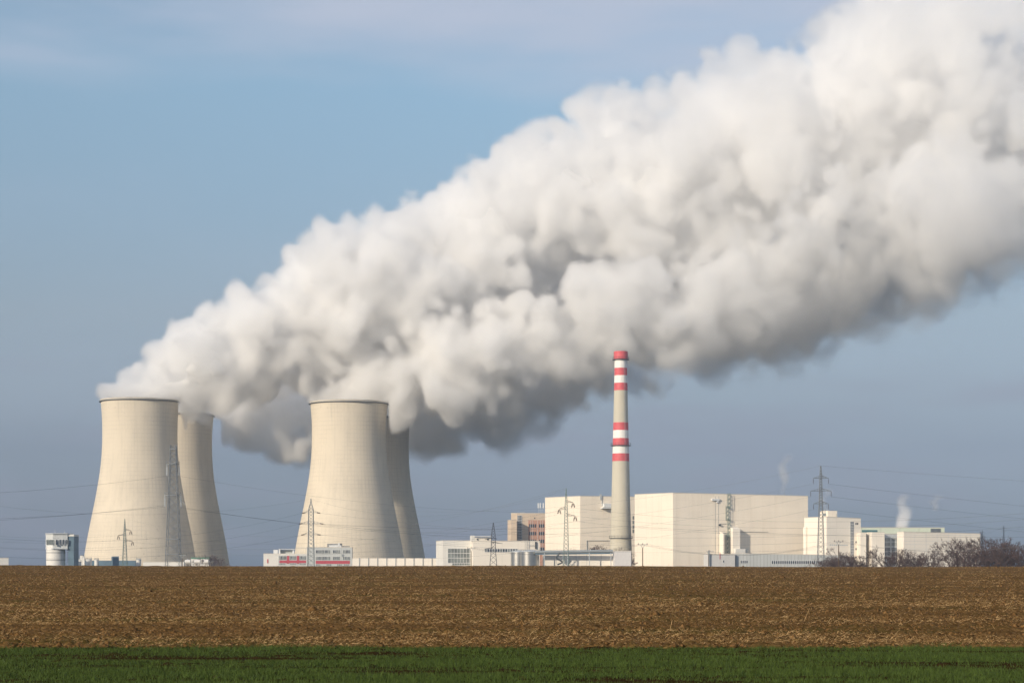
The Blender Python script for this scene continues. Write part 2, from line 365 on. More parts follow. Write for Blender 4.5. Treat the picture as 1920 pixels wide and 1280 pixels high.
# silhouette read from the photograph: (fraction of visible height from the top, half width / top half width)
PROF = [(0, 1.0), (.03, .985), (.08, .968), (.15, .955), (.22, .955), (.30, .962), (.40, .995), (.50, 1.055), (.60, 1.13), (.70, 1.215), (.80, 1.30), (.90, 1.375), (1.0, 1.445)]
TOWERS = []
def tower(cx, D, ytop, half, label):
    x = wx(cx, D); ztop = wz(ytop, D); r0 = half / F_PX * D; zb = wz(1056, D); g_ = hz(x, D)
    root = empty('cooling_tower', (x, D, g_), label, 'cooling tower', 'concrete cooling towers')
    H = ztop - zb
    pr = [(r0 * k, ztop - f * H - g_) for f, k in PROF][::-1]
    zt = ztop - g_
    zl = pr[0][1]; zlow = 6.0
    pr = [(pr[0][0] + (pr[0][0] - pr[1][0]) * (zl - zlow) / (pr[1][1] - pr[0][1]) * .9, zlow)] + pr
    # resample smoothly
    zz = np.linspace(zlow, zt, 60); rs = np.interp(zz, [p_[1] for p_ in pr], [p_[0] for p_ in pr])
    k = np.ones(7) / 7; rs2 = np.convolve(np.pad(rs, 3, mode='reflect', reflect_type='odd'), k, 'valid')
    outer = list(zip(rs2, zz)); inner = [(r_ - 1.0, z_) for r_, z_ in outer][::-1]
    MB().lathe(outer + inner, n=128, cap=False).add([], []).build('shell', m_shell, root, smooth=True)
    n = 128
    # rim walkway
    rt = rs2[-1]
    MB().lathe([(rt + .1, zt - .9), (rt + 1.1, zt - .9), (rt + 1.1, zt - .55), (rt + .1, zt - .55)], n=96, cap=False).build('walkway', m_dark, root)
    MB().lathe([(rt + .02, zt - .5), (rt + .4, zt - .5), (rt + .4, zt + .7), (rt - 1.0, zt + .7), (rt - 1.0, zt - .1)], n=96, cap=False).build('rim', m_rim, root)
    c = MB()
    rb = outer[0][0]
    for i in range(44):
        a = 2 * math.pi * i / 44; b_ = a + math.pi / 44
        c.bar((rb * math.cos(a), rb * math.sin(a), zlow), ((rb + 2) * math.cos(b_), (rb + 2) * math.sin(b_), -.3), .45, 6)
        c.bar((rb * math.cos(a), rb * math.sin(a), zlow), ((rb + 2) * math.cos(2 * a - b_), (rb + 2) * math.sin(2 * a - b_), -.3), .45, 6)
    c.build('support_columns', m_conc, root)
    TOWERS.append((x, D, ztop, r0))
    return root
tower(262.5, 1400, 752, 72.5, 'wide concrete cooling tower behind the tall grey lattice mast')
tower(333.5, 1530, 778, 66.3, 'cooling tower half hidden behind the one with the tall lattice mast')
tower(654.5, 1400, 756, 72.5, 'wide concrete cooling tower rising behind the red and white office block')
tower(703, 1530, 785, 66.3, 'cooling tower mostly hidden behind the one above the office block')

# ------------------------------------------------------------------ steam plumes
VOX = 2.0
def surface_nets(F, level, org, h):
    """isosurface of grid F at level (F>level is inside) as quads"""
    nx, ny, nz = F.shape
    S = F > level
    c = [S[i:nx - 1 + i, j:ny - 1 + j, k:nz - 1 + k] for i in (0, 1) for j in (0, 1) for k in (0, 1)]
    cnt = sum(a.astype(np.int8) for a in c); act = (cnt > 0) & (cnt < 8)
    vid = -np.ones(act.shape, np.int64); ai = np.argwhere(act); vid[act] = np.arange(len(ai))
    P = np.zeros((len(ai), 3)); Wt = np.zeros(len(ai))
    offs = [(i, j, k) for i in (0, 1) for j in (0, 1) for k in (0, 1)]
    for a in offs:
        for ax in range(3):
            if a[ax]: continue
            b = list(a); b[ax] = 1
            fa = F[ai[:, 0] + a[0], ai[:, 1] + a[1], ai[:, 2] + a[2]] - level; fb = F[ai[:, 0] + b[0], ai[:, 1] + b[1], ai[:, 2] + b[2]] - level
            cr_ = (fa > 0) != (fb > 0); t = np.where(cr_, fa / np.where(cr_, fa - fb, 1), 0)
            q = np.array(a, float)[None] + 0; q = np.repeat(q, len(ai), 0); q[:, ax] += t
            P += q * cr_[:, None]; Wt += cr_
    V = (ai + P / Wt[:, None]) * h + np.array(org)
    Q = []
    for ax in range(3):
        o1, o2 = [(1, 2), (2, 0), (0, 1)][ax]
        sl = [slice(1, -1)] * 3; sl[ax] = slice(0, -1)
        A = S[tuple(sl)]; sl2 = list(sl); sl2[ax] = slice(1, None); B = S[tuple(sl2)]
        e = np.argwhere(A != B); 
        base = e.copy(); base[:, o1] += 1; base[:, o2] += 1
        flip = A[e[:, 0], e[:, 1], e[:, 2]]
        def g_(d1, d2):
            k = base.copy(); k[:, o1] -= d1; k[:, o2] -= d2; return vid[k[:, 0], k[:, 1], k[:, 2]]
        q = np.stack([g_(1, 1), g_(0, 1), g_(0, 0), g_(1, 0)], -1)
        q[~flip] = q[~flip][:, ::-1]
        Q.append(q)
    return V, np.concatenate(Q)

def volume_material(name, dens, aniso=.35):
    m = bpy.data.materials.new(name); m.use_nodes = True; t = m.node_tree; t.nodes.clear()
    o = t.nodes.new('ShaderNodeOutputMaterial'); v = t.nodes.new('ShaderNodeVolumePrincipled')
    v.inputs['Color'].default_value = (.992, .9905, .989, 1); v.inputs['Density'].default_value = dens; v.inputs['Anisotropy'].default_value = aniso
    t.links.new(v.outputs[0], o.inputs['Volume']); return m

def voxel_object(name, G, org, h, material, parent):
    """mesh object whose geometry nodes turn a table of numbers (one per voxel) into a fog volume"""
    nx, ny, nz = G.shape
    me = bpy.data.meshes.new(name + '_table'); me.vertices.add(G.size)
    at = me.attributes.new('fog', 'FLOAT', 'POINT'); at.data.foreach_set('value', np.ascontiguousarray(G.transpose(2, 1, 0)).ravel().astype(np.float32))
    src = bpy.data.objects.new(name + '_table', me)      # data only, not linked to the scene
    ng = bpy.data.node_groups.new(name, 'GeometryNodeTree')
    ng.interface.new_socket('Geometry', in_out='INPUT', socket_type='NodeSocketGeometry')
    ng.interface.new_socket('Geometry', in_out='OUTPUT', socket_type='NodeSocketGeometry')
    n = ng.nodes; l = ng.links
    out = n.new('NodeGroupOutput'); vc = n.new('GeometryNodeVolumeCube')
    vc.inputs['Min'].default_value = org; vc.inputs['Max'].default_value = tuple(o_ + (k - 1) * h for o_, k in zip(org, G.shape))
    vc.inputs['Resolution X'].default_value = nx; vc.inputs['Resolution Y'].default_value = ny; vc.inputs['Resolution Z'].default_value = nz
    pos = n.new('GeometryNodeInputPosition'); sb = n.new('ShaderNodeVectorMath'); sb.operation = 'SUBTRACT'; sb.inputs[1].default_value = org
    l.new(pos.outputs[0], sb.inputs[0]); dv = n.new('ShaderNodeVectorMath'); dv.operation = 'SCALE'; dv.inputs['Scale'].default_value = 1 / h
    l.new(sb.outputs[0], dv.inputs[0]); sx = n.new('ShaderNodeSeparateXYZ'); l.new(dv.outputs[0], sx.inputs[0])
    def M(op, a, b=None):
        q = n.new('ShaderNodeMath'); q.operation = op
        l.new(a, q.inputs[0])
        if b is not None:
            if isinstance(b, (int, float)): q.inputs[1].default_value = b
            else: l.new(b, q.inputs[1])
        return q.outputs[0]
    rx, ry, rz = [M('ROUND', sx.outputs[i]) for i in range(3)]
    # integer maths: floats lose exactness past 16 million
    i_ = M('ADD', M('MULTIPLY', M('ADD', M('MULTIPLY', rz, ny), ry), nx), rx)
    oi = n.new('GeometryNodeObjectInfo'); oi.inputs['Object'].default_value = src
    si = n.new('GeometryNodeSampleIndex'); si.data_type = 'FLOAT'; si.domain = 'POINT'
    na = n.new('GeometryNodeInputNamedAttribute'); na.data_type = 'FLOAT'; na.inputs['Name'].default_value = 'fog'
    l.new(oi.outputs['Geometry'], si.inputs['Geometry']); l.new(na.outputs['Attribute'], si.inputs['Value']); l.new(i_, si.inputs['Index'])
    l.new(si.outputs[0], vc.inputs['Density'])
    sm = n.new('GeometryNodeSetMaterial'); sm.inputs['Material'].default_value = material
    l.new(vc.outputs[0], sm.inputs[0]); l.new(sm.outputs[0], out.inputs[0])
    host = bpy.data.volumes.new(name); host.materials.append(material)
    ob = bpy.data.objects.new(name, host); C.objects.link(ob); ob.parent = parent
    md = ob.modifiers.new('fog', 'NODES'); md.node_group = ng
    return ob

m_core = mat('steam_core', (.84, .84, .84), rough=1, var=0, spec=0)
m_fog = volume_material('steam', 1.0)

def puffs(spine, rg):
    """spine rows (px, py, D, r_px) -> spheres strewn along it, big ones inside and small ones at the skin"""
    P = np.array([tuple(W(a, b, c)) + (r / F_PX * c,) for a, b, c, r in spine])
    out = []
    seg = np.linalg.norm(np.diff(P[:, :3], axis=0), axis=1); s = np.concatenate([[0], np.cumsum(seg)])
    t = 0.0
    while t < s[-1]:
        c = np.array([np.interp(t, s, P[:, k]) for k in range(4)]); r = c[3]
        i = min(np.searchsorted(s, t, 'right') - 1, len(seg) - 1); d = (P[i + 1, :3] - P[i, :3]) / seg[i]
        u = np.cross(d, [0, 1, 0]); u /= np.linalg.norm(u); v = np.cross(d, u)
        out.append((*c[:3], r * .62))
        for k in range(3):
            a = rg.uniform(0, 2 * np.pi); q = rg.uniform(.25, .5) * r
            out.append((*(c[:3] + q * (np.cos(a) * u + np.sin(a) * v)), r * rg.uniform(.38, .5)))
        for k in range(6):
            a = rg.uniform(0, 2 * np.pi); q = rg.uniform(.62, .84) * r
            out.append((*(c[:3] + q * (np.cos(a) * u + np.sin(a) * v) + d * rg.uniform(-.1, .1) * r), r * rg.uniform(.12, .30)))
        t += r * .17
    return out

def keep_joined(F, level, d0):
    """drops scraps that float free of the main body (checked on a grid four times coarser)"""
    k = 4; sh = [-(-n // k) * k for n in F.shape]
    P = np.full(sh, F.min(), F.dtype); P[:F.shape[0], :F.shape[1], :F.shape[2]] = F
    occ = P.reshape(sh[0] // k, k, sh[1] // k, k, sh[2] // k, k).max((1, 3, 5)) > level
    if d0 is not None: r = occ & (d0[::k, ::k, ::k] < -4)
    else:
        r = np.zeros_like(occ); i = np.unravel_index(F.argmax(), F.shape); r[tuple(j // k for j in i)] = True
    for _ in range(400):
        q = r.copy()
        for a in range(3):
            s1 = [slice(None)] * 3; s2 = [slice(None)] * 3; s1[a] = slice(1, None); s2[a] = slice(None, -1)
            q[tuple(s1)] |= r[tuple(s2)]; q[tuple(s2)] |= r[tuple(s1)]
        q &= occ
        if (q == r).all(): break
        r = q
    m = np.repeat(np.repeat(np.repeat(r, k, 0), k, 1), k, 2)[:F.shape[0], :F.shape[1], :F.shape[2]]
    return np.where(m, F, min(level - .01, 0) if d0 is None else 0).astype(F.dtype)

def plume(name, label, spines, rims, seed):
    rg = np.random.default_rng(seed)
    S = np.array([s for sp in spines for s in puffs(sp, rg)])
    ring = []
    for tx_, ty_, tz_, tr_ in rims:
        for i in range(16):
            a = 2 * np.pi * i / 16; ring.append((tx_ + .66 * tr_ * np.cos(a), ty_ + .66 * tr_ * np.sin(a), tz_ - .06 * tr_, tr_ * .36))
        ring.append((tx_, ty_, tz_ - .1 * tr_, tr_ * .6))
    S = np.vstack([S, np.array(ring)])
    h = VOX
    lo = np.array([S[:, 0].min() - 70, S[:, 1].min() - 60, S[:, 2].min() - 60]); hi = S[:, :3].max(0) + 90
    xmax = wx(2080, 1450); hi[0] = min(hi[0], xmax); hi[2] = min(hi[2], 470.0)
    lo[2] = max(lo[2], 35.0)
    shp = np.ceil((hi - lo) / h).astype(int)
    d = np.full(shp, 60.0, np.float32)
    ax = [lo[k] + np.arange(shp[k]) * h for k in range(3)]
    for cx, cy, cz, r in S:
        m_ = r + 45
        sl = tuple(slice(max(0, int((c - m_ - lo[k]) / h)), max(0, int((c + m_ - lo[k]) / h) + 1)) for k, c in enumerate((cx, cy, cz)))
        gx, gy, gz = ax[0][sl[0]][:, None, None] - cx, ax[1][sl[1]][None, :, None] - cy, ax[2][sl[2]][None, None, :] - cz
        if 0 in (gx.size, gy.size, gz.size): continue
        q = np.sqrt(gx * gx + gy * gy + gz * gz) - r
        d[sl] = np.minimum(d[sl], q)
    d0 = d.copy()
    # how far downwind: 0 over the tower, 1 at the far end
    x0 = wx(190 if name.endswith('a') else 580, 1400)
    gr = np.clip((ax[0] - x0) / (wx(1920, 1400) - x0), 0, 1.1).astype(np.float32)[:, None, None]
    sh = tuple(shp)
    n60 = vnoise(sh, 62 / h, seed + 1); n30 = vnoise(sh, 30 / h, seed + 2); n15 = vnoise(sh, 14 / h, seed + 3); n7 = vnoise(sh, 6.5 / h, seed + 4)
    d -= (15 * gr + 2) * n60
    d -= (6 + 13 * gr) * (np.abs(n30) - .35)
    d -= (5.2 + 9.5 * gr) * (np.abs(n15) - .35)
    d -= (3.0 + 5.2 * gr) * n7
    d -= (.8 + 1.4 * gr) * vnoise(sh, 3.6 / h, seed + 5)
    d = np.maximum(d, d0 - (9 + 17 * gr))
    for tx_, ty_, tz_, tr_ in rims:
        rad = np.sqrt((ax[0][:, None] - tx_) ** 2 + (ax[1][None, :] - ty_) ** 2)
        wrong = ((rad > tr_ - 2) & ((ax[0][:, None] < tx_ + tr_ + 3)) & (rad < tr_ + 45)) | (ax[0][:, None] < tx_ - tr_ + 3) & (rad < tr_ + 40)
        zl = ax[2] < tz_ + .5
        d = np.where(wrong[:, :, None] & zl[None, None, :], np.maximum(d, 8.0), d)
        # steam clings inside the lip on the windward side
        lip = np.clip(rad - tr_ - .5, 0, None) * (rad < tr_ + 22) * (ax[0][:, None] < tx_ - .3 * tr_)
        d += (lip[:, :, None] * np.exp(-np.maximum(ax[2] - tz_, 0) / 9)[None, None, :]).astype(np.float32) * .35
    # the underside frays out thin and wide downwind
    occ = (d < 0).any(1); has = occ.any(1); zi = np.arange(shp[2])[None, :]
    lo_i = np.where(has, occ.argmax(1), 0); hi_i = np.where(has, shp[2] - 1 - occ[:, ::-1].argmax(1), shp[2] - 1)
    kk = np.ones(31) / 31; lo_s = np.convolve(np.pad(lo_i, 15, 'edge'), kk, 'valid'); hi_s = np.convolve(np.pad(hi_i, 15, 'edge'), kk, 'valid')
    tt = ((zi - lo_s[:, None]) / np.maximum(hi_s - lo_s, 5)[:, None]).astype(np.float32)
    under = np.clip(1 - tt / .42, 0, 1)[:, None, :]
    wdt = (3.5 + 8 * gr) * (1 + 2.6 * np.clip(gr * 1.6, 0, 1) * under)
    fog = np.clip(-d / wdt, 0, 1); fog = fog * fog * (3 - 2 * fog)
    fog *= np.clip(1 + .35 * n7 + .25 * n15, .25, 2)
    fog *= (.15 - .095 * np.clip(gr * 1.5, 0, 1))
    fog = keep_joined(fog, 0.002, d0)
    deep = keep_joined(-d - (14 + 42 * gr) - 26 * gr * under, 0.0, None)
    # fade at the downwind end
    root = empty('steam_plume', (wx(262 if name.endswith('a') else 655, 1400), 1400, 118), label, 'steam plume')
    off = np.array(root.location)
    V, Q = surface_nets(deep[::2, ::2, ::2], 0.0, lo - off, 2 * h)
    core = mesh_np('steam_core', V, Q, m_core, root, smooth=True)
    voxel_object('steam_fringe', fog.astype(np.float32), tuple(lo - off), h, m_fog, root)
    print(name, shp, len(Q), S.shape)
    return root

A1 = [(248, 775, 1400, 46), (270, 754, 1400, 64), (310, 731, 1400, 76), (400, 692, 1402, 100), (520, 642, 1405, 112), (590, 602, 1407, 132), (690, 550, 1410, 152), (800, 520, 1418, 142), (905, 455, 1425, 155),
      (1000, 420, 1432, 152), (1100, 388, 1440, 172), (1250, 345, 1448, 196), (1400, 325, 1455, 198), (1500, 290, 1460, 210), (1600, 300, 1465, 205), (1720, 200, 1470, 225), (2000, 130, 1490, 260)]
A2 = [(333, 802, 1530, 46), (400, 778, 1526, 50), (480, 760, 1518, 78), (560, 765, 1508, 96), (650, 760, 1506, 100), (760, 748, 1504, 106), (860, 728, 1502, 110), (960, 712, 1500, 114),
      (1050, 662, 1500, 122), (1150, 615, 1500, 140), (1250, 572, 1500, 140), (1350, 560, 1500, 140), (1480, 548, 1500, 145), (1560, 515, 1500, 136), (1650, 470, 1500, 132), (1750, 440, 1500, 126), (1850, 385, 1500, 125), (2000, 340, 1500, 120)]
A3 = [(480, 700, 1450, 80), (600, 690, 1455, 96), (760, 650, 1460, 106), (900, 600, 1465, 116), (1050, 545, 1465, 116), (1300, 460, 1465, 126), (1600, 390, 1470, 136), (2000, 250, 1480, 150)]
B1 = [(638, 772, 1400, 50), (658, 748, 1400, 70), (705, 724, 1400, 84), (800, 694, 1396, 98), (900, 668, 1392, 104), (1000, 655, 1388, 100), (1100, 625, 1384, 105), (1200, 595, 1380, 112), (1400, 500, 1375, 125), (1650, 410, 1370, 140), (2000, 300, 1360, 160)]
B2 = [(703, 810, 1530, 46), (770, 790, 1526, 50), (860, 765, 1540, 60), (960, 755, 1485, 70), (1060, 715, 1480, 74), (1200, 650, 1470, 85), (1400, 600, 1460, 85), (1550, 540, 1450, 85), (1750, 480, 1440, 85)]
A2 = [(a, b, c + 100 * min(1, max(0, a - 340) / 300), r) for a, b, c, r in A2]; A3 = [(a, b, c + 80, r) for a, b, c, r in A3]
plume('plume_a', 'white steam plume drifting from the pair of towers beside the lattice mast', [A1, A2, A3], TOWERS[:2], 21)
plume('plume_b', 'white steam plume drifting from the pair of towers behind the office block', [B1, B2], TOWERS[2:], 41)

# ------------------------------------------------------------------ plant buildings
def world_origin(o):
    v = Vector((0, 0, 0))
    while o is not None: v += o.location; o = o.parent
    return v
def put(mb, name, material, parent=None, smooth=False, at=None):
    """build world-coordinate shapes under a parent (or at their own base)"""
    if parent is None:
        a = np.array(mb.v); base = Vector(((a[:, 0].min() + a[:, 0].max()) / 2, (a[:, 1].min() + a[:, 1].max()) / 2, a[:, 2].min())) if at is None else Vector(at)
        off = base
    else: off = world_origin(parent); base = None
    mb.v = [(x - off.x, y - off.y, z - off.z) for x, y, z in mb.v]
    o = mb.build(name, material, parent, smooth)
    if base is not None: o.location = base
    return o

def panel_mat(name, color, per_x=6.0, per_z=3.0, width=.05, depth=.22, pvar=.035, rough=.75, streak=.0, stain=None, metal=0.0):
    m = mat(name, color, rough=rough, var=.035, scale=.05, streak=streak, stain=stain, metal=metal)
    t = m.node_tree; n = t.nodes; l = t.links; b = n['Principled BSDF']; src = b.inputs['Base Color'].links[0].from_socket
    tx = n.new('ShaderNodeTexCoord'); sp = n.new('ShaderNodeSeparateXYZ'); l.new(tx.outputs['Object'], sp.inputs[0])
    fl = []; ln = []
    for k, per in ((0, per_x), (2, per_z)):
        a = n.new('ShaderNodeMath'); a.operation = 'DIVIDE'; a.inputs[1].default_value = per; l.new(sp.outputs[k], a.inputs[0])
        f = n.new('ShaderNodeMath'); f.operation = 'FLOOR'; l.new(a.outputs[0], f.inputs[0]); fl.append(f.outputs[0])
        c = n.new('ShaderNodeMath'); c.operation = 'FRACT'; l.new(a.outputs[0], c.inputs[0])
        d = n.new('ShaderNodeMath'); d.operation = 'LESS_THAN'; d.inputs[1].default_value = width; l.new(c.outputs[0], d.inputs[0]); ln.append(d.outputs[0])
    mx_ = n.new('ShaderNodeMath'); mx_.operation = 'MAXIMUM'; l.new(ln[0], mx_.inputs[0]); l.new(ln[1], mx_.inputs[1])
    cb = n.new('ShaderNodeCombineXYZ'); l.new(fl[0], cb.inputs[0]); l.new(fl[1], cb.inputs[1])
    wn = n.new('ShaderNodeTexWhiteNoise'); wn.noise_dimensions = '2D'; l.new(cb.outputs[0], wn.inputs['Vector'])
    r = n.new('ShaderNodeMapRange'); r.inputs['To Min'].default_value = 1 - pvar; r.inputs['To Max'].default_value = 1 + pvar; l.new(wn.outputs['Value'], r.inputs[0])
    q = n.new('ShaderNodeMath'); q.operation = 'MULTIPLY_ADD'; q.inputs[1].default_value = -depth; l.new(mx_.outputs[0], q.inputs[0]); l.new(r.outputs[0], q.inputs[2])
    mu = n.new('ShaderNodeMix'); mu.data_type = 'RGBA'; mu.blend_type = 'MULTIPLY'; mu.inputs[0].default_value = 1
    l.new(src, mu.inputs[6]); l.new(q.outputs[0], mu.inputs[7]); l.new(mu.outputs[2], b.inputs['Base Color'])
    return m

m_cream = panel_mat('cream_cladding', (.93, .835, .70), 7.3, 3.1, .035, .07, .022, streak=.30, stain=(.66, .54, .41))
m_cream2 = panel_mat('pale_cladding', (.90, .835, .735), 9.1, 4.0, .03, .07, .02, streak=.12, stain=(.6, .52, .42))
m_white = panel_mat('white_cladding', (.80, .78, .73), 5.0, 6.0, .03, .08, .02, streak=.1)
m_grey = panel_mat('grey_ribbed_cladding', (.50, .52, .52), 1.9, 30, .16, .28, .05, streak=.2)
m_officegrey = panel_mat('grey_office_panels', (.55, .57, .56), 3.6, 30, .05, .12, .03, streak=.15)
m_red = mat('red_panels', (.50, .075, .10), rough=.6, var=.1)
m_brick = panel_mat('salmon_tiles', (.54, .31, .23), 1.2, .9, .1, .12, .06)
m_beige = panel_mat('beige_panels', (.66, .54, .42), 4.0, 3.3, .04, .1, .04)
m_glass = mat('window_glass', (.045, .06, .085), rough=.15, var=.4, scale=.5, spec=.6)
m_glassm = mat('dull_glazing', (.20, .22, .21), rough=.35, var=.35, scale=.25, spec=.5)
m_frame = mat('white_frame', (.75, .76, .76), rough=.5, var=.05)
m_roof = mat('roofing', (.28, .28, .27), rough=.9, var=.15)
m_coping = mat('pale_coping', (.62, .58, .51), rough=.8, var=.08)
m_green = panel_mat('pale_green_cladding', (.66, .73, .60), 12, 1.4, .1, .10, .02)
m_steel = mat('galvanised_steel', (.36, .39, .40), rough=.55, metal=.3, var=.15, scale=2)
m_steel_w = mat('pale_mast_steel', (.55, .58, .60), rough=.5, metal=.2, var=.1, scale=2)
m_pgreen = mat('green_mast_steel', (.20, .27, .25), rough=.6, var=.15, scale=2)
m_bluegrey = mat('blue_grey_steel', (.12, .19, .25), rough=.6, var=.15, scale=.3)
m_tank = mat('stainless_tank', (.62, .61, .58), rough=.30, metal=.9, var=.06, scale=.3, noise_scale3=(1, 1, 8))
m_tankw = mat('white_tank_paint', (.78, .76, .72), rough=.5, var=.06, streak=.25, stain=(.5, .42, .32))
m_wood = mat('pole_wood', (.10, .065, .04), rough=.9, var=.3, scale=3)
m_ins = mat('brown_insulator', (.07, .04, .03), rough=.3, var=.1)
m_wire = mat('conductor', (.10, .10, .11), rough=.6, var=.05)
m_bark = mat('bark', (.085, .055, .045), rough=.95, var=.35, scale=1.5)
m_twig = mat('twigs', (.085, .055, .050), rough=.95, var=.35, scale=.4)
m_bandred = mat('signal_red', (.66, .115, .13), rough=.55, var=.12, scale=.6, streak=.5, stain=(.48, .13, .12))
m_bandwhite = mat('signal_white', (.86, .84, .80), rough=.55, var=.05, scale=.5, streak=.35, stain=(.7, .66, .58))

class Face:
    """a vertical wall line; px gives the place along it, py the height there"""
    def __init__(s, px, D, ang):      # ang: direction the wall runs, degrees from +x, seen from above
        s.o = Vector((wx(px, D), D)); s.u = Vector((math.cos(R(ang)), math.sin(R(ang))))
        s.n = Vector((s.u.y, -s.u.x))
        if s.n.dot(s.o) > 0: s.n = -s.n
    def s_at(s, px):
        k = (px - 960) / F_PX
        return (k * s.o.y - s.o.x) / (s.u.x - k * s.u.y)
    def p(s, t, out=0.0):
        q = s.o + s.u * t + s.n * out; return q
    def z(s, px, py): t = s.s_at(px); return wz(py, s.p(t).y)
    def box(s, mb, px0, px1, py0, py1, o0, o1, mi=0):
        """py0 top, py1 bottom; o0 < o1 distances out of the wall"""
        t0, t1 = s.s_at(px0), s.s_at(px1)
        zt0, zt1 = s.z(px0, py0), s.z(px1, py0)
        zt = (zt0 + zt1) / 2
        zb = (s.z(px0, py1) + s.z(px1, py1)) / 2 if py1 is not None else None
        return s.boxm(mb, t0, t1, zb, zt, o0, o1, mi)
    def boxm(s, mb, t0, t1, zb, zt, o0, o1, mi=0):
        a, b, c, d = s.p(t0, o0), s.p(t1, o0), s.p(t1, o1), s.p(t0, o1)
        if zb is None: zb = min(hz(a.x, a.y), hz(b.x, b.y)) - .5
        pts = [(q.x, q.y) for q in (a, b, c, d)]
        ar = sum(pts[i][0] * pts[(i + 1) % 4][1] - pts[(i + 1) % 4][0] * pts[i][1] for i in range(4))
        if ar < 0: pts = pts[::-1]
        return mb.prism(pts, zb, zt)

def hall(name, label, pl, pc, pr, D, ang, ytop, wall, roof=None, ytl=None, ytr=None, depth=None, cat='building', group=None, parapet=.35):
    """block with its near corner at pc; left wall back to pl, right wall back to pr; ytop is the roof line at the corner"""
    fr = Face(pc, D, ang); fl = Face(pc, D, ang + 90)
    sr = fr.s_at(pr); sl = fl.s_at(pl)
    if depth: sl = depth
    zt = wz(ytop, D); zl = wz(ytl, fl.p(sl).y) if ytl else zt; zr = wz(ytr, fr.p(sr).y) if ytr else zt
    c0 = fr.o; c1 = fr.p(sr); c2 = c1 + fl.u * sl; c3 = fl.p(sl)
    g_ = min(hz(q.x, q.y) for q in (c0, c1, c2, c3))
    root = empty(name, ((c0.x + c2.x) / 2, (c0.y + c2.y) / 2, g_), label, cat, group)
    put(MB().prism([tuple(c0), tuple(c1), tuple(c2), tuple(c3)], g_, [zt, zr, zr + zl - zt, zl]), 'wall', wall, root)
    # roof: a slightly raised coping
    e = .06; ex = [c0 - (fr.u + fl.u) * e, c1 + (fr.u - fl.u) * e, c2 + (fr.u + fl.u) * e, c3 - (fr.u - fl.u) * e]
    m = MB(); zz = [zt, zr, zr + zl - zt, zl]
    n = 4; m.add([(q.x, q.y, z + .004) for q, z in zip(ex, zz)] + [(q.x, q.y, z + parapet) for q, z in zip(ex, zz)],
                 [(k, (k + 1) % n, n + (k + 1) % n, n + k) for k in range(n)] + [(3, 2, 1, 0), (4, 5, 6, 7)])
    put(m, 'roof', roof or m_coping, root)
    return root, fr, fl

def window(face, root, px0, px1, py0, py1, frame=True, glass=None, name='window', mull=0, out=.03):
    mb = MB(); face.box(mb, px0, px1, py0, py1, .0, .06)
    w_ = put(mb, name, glass or m_glass, root)
    if frame:
        t0, t1 = face.s_at(px0), face.s_at(px1); zt, zb = face.z(px0, py0), face.z(px0, py1)
        f = MB(); k = .14
        face.boxm(f, t0 - k, t1 + k, zt, zt + k, -.05, .16); face.boxm(f, t0 - k, t1 + k, zb - k, zb, -.05, .16)
        face.boxm(f, t0 - k, t0, zb, zt, -.05, .15); face.boxm(f, t1, t1 + k, zb, zt, -.05, .15)
        for i in range(mull):
            tm = t0 + (t1 - t0) * (i + 1) / (mull + 1); face.boxm(f, tm - .08, tm + .08, zb, zt, .062, .14)
        put(f, 'frame', m_frame, w_)
    return w_

# --- far left: pale shed
r_, fr, fl = hall('storage_shed', 'small white shed at the far end of the site, left of the control tower', -22, -16, 16, 1150, 20, 1046, m_white, ytl=1046)
# --- control tower with wide head on a round shaft
D = 1090; x = wx(112, D); g_ = hz(x, D)
root = empty('control_tower', (x, D, g_), 'squat round white tower under a wide grey panelled head with windows', 'tower')
k = D / F_PX
put(MB().lathe([(17.6 * k, g_), (17.6 * k, wz(1030, D)), (16.6 * k, wz(1029, D)), (16.6 * k, wz(1024, D))], n=56, c=(wx(104.5, D), D)), 'shaft', m_tankw, root, smooth=False)
m = MB()
for py in (1036, 1049.5): m.lathe([(17.7 * k, wz(py, D)), (18.1 * k, wz(py, D)), (18.1 * k, wz(py - .8, D)), (17.7 * k, wz(py - .8, D))], n=56, c=(wx(104.5, D), D), cap=False)
put(m, 'hoop', m_dark, root)
zt, zb = wz(1001, D), wz(1027.5, D)
hp = [(wx(84, D), D + 1), (wx(103.5, D), D - 6.0), (wx(130, D), D - 4.2), (wx(129, D), D + 9), (wx(126, D), D + 15), (wx(96, D), D + 14)]
put(MB().prism([(q[0] + (wx(110, D) - q[0]) * .03, q[1] + (D + 4 - q[1]) * .06) for q in hp], zb, zt), 'head', panel_mat('tower_head_panels', (.62, .64, .64), 1.4, 30, .1, .16, .05), root)
for nm, z0, z1, e in (('parapet', zt, zt + .6, .3), ('base_ring', zb - .5, zb, .15)):
    put(MB().prism([(q[0] + (q[0] - wx(110, D)) * e * .02, q[1] + (q[1] - D - 4) * e * .02) for q in hp], z0 + .003, z1 - .003), nm, m_steel_w, root)
fa = Face(84.4, D + 1, math.degrees(math.atan2(-7.0, wx(103.5, D) - wx(84, D)))); 
fb = Face(103.5, D - 5.8, math.degrees(math.atan2(1.8, wx(130, D) - wx(103.5, D))))
for i in range(5): window(fa, root, 87 + i * 3.2, 89 + i * 3.2, 1011, 1020.5, frame=False, glass=m_glassm)
for i in range(4): window(fb, root, 105.2 + i * 6.3, 108.2 + i * 6.3, 1011, 1020.5, frame=True)
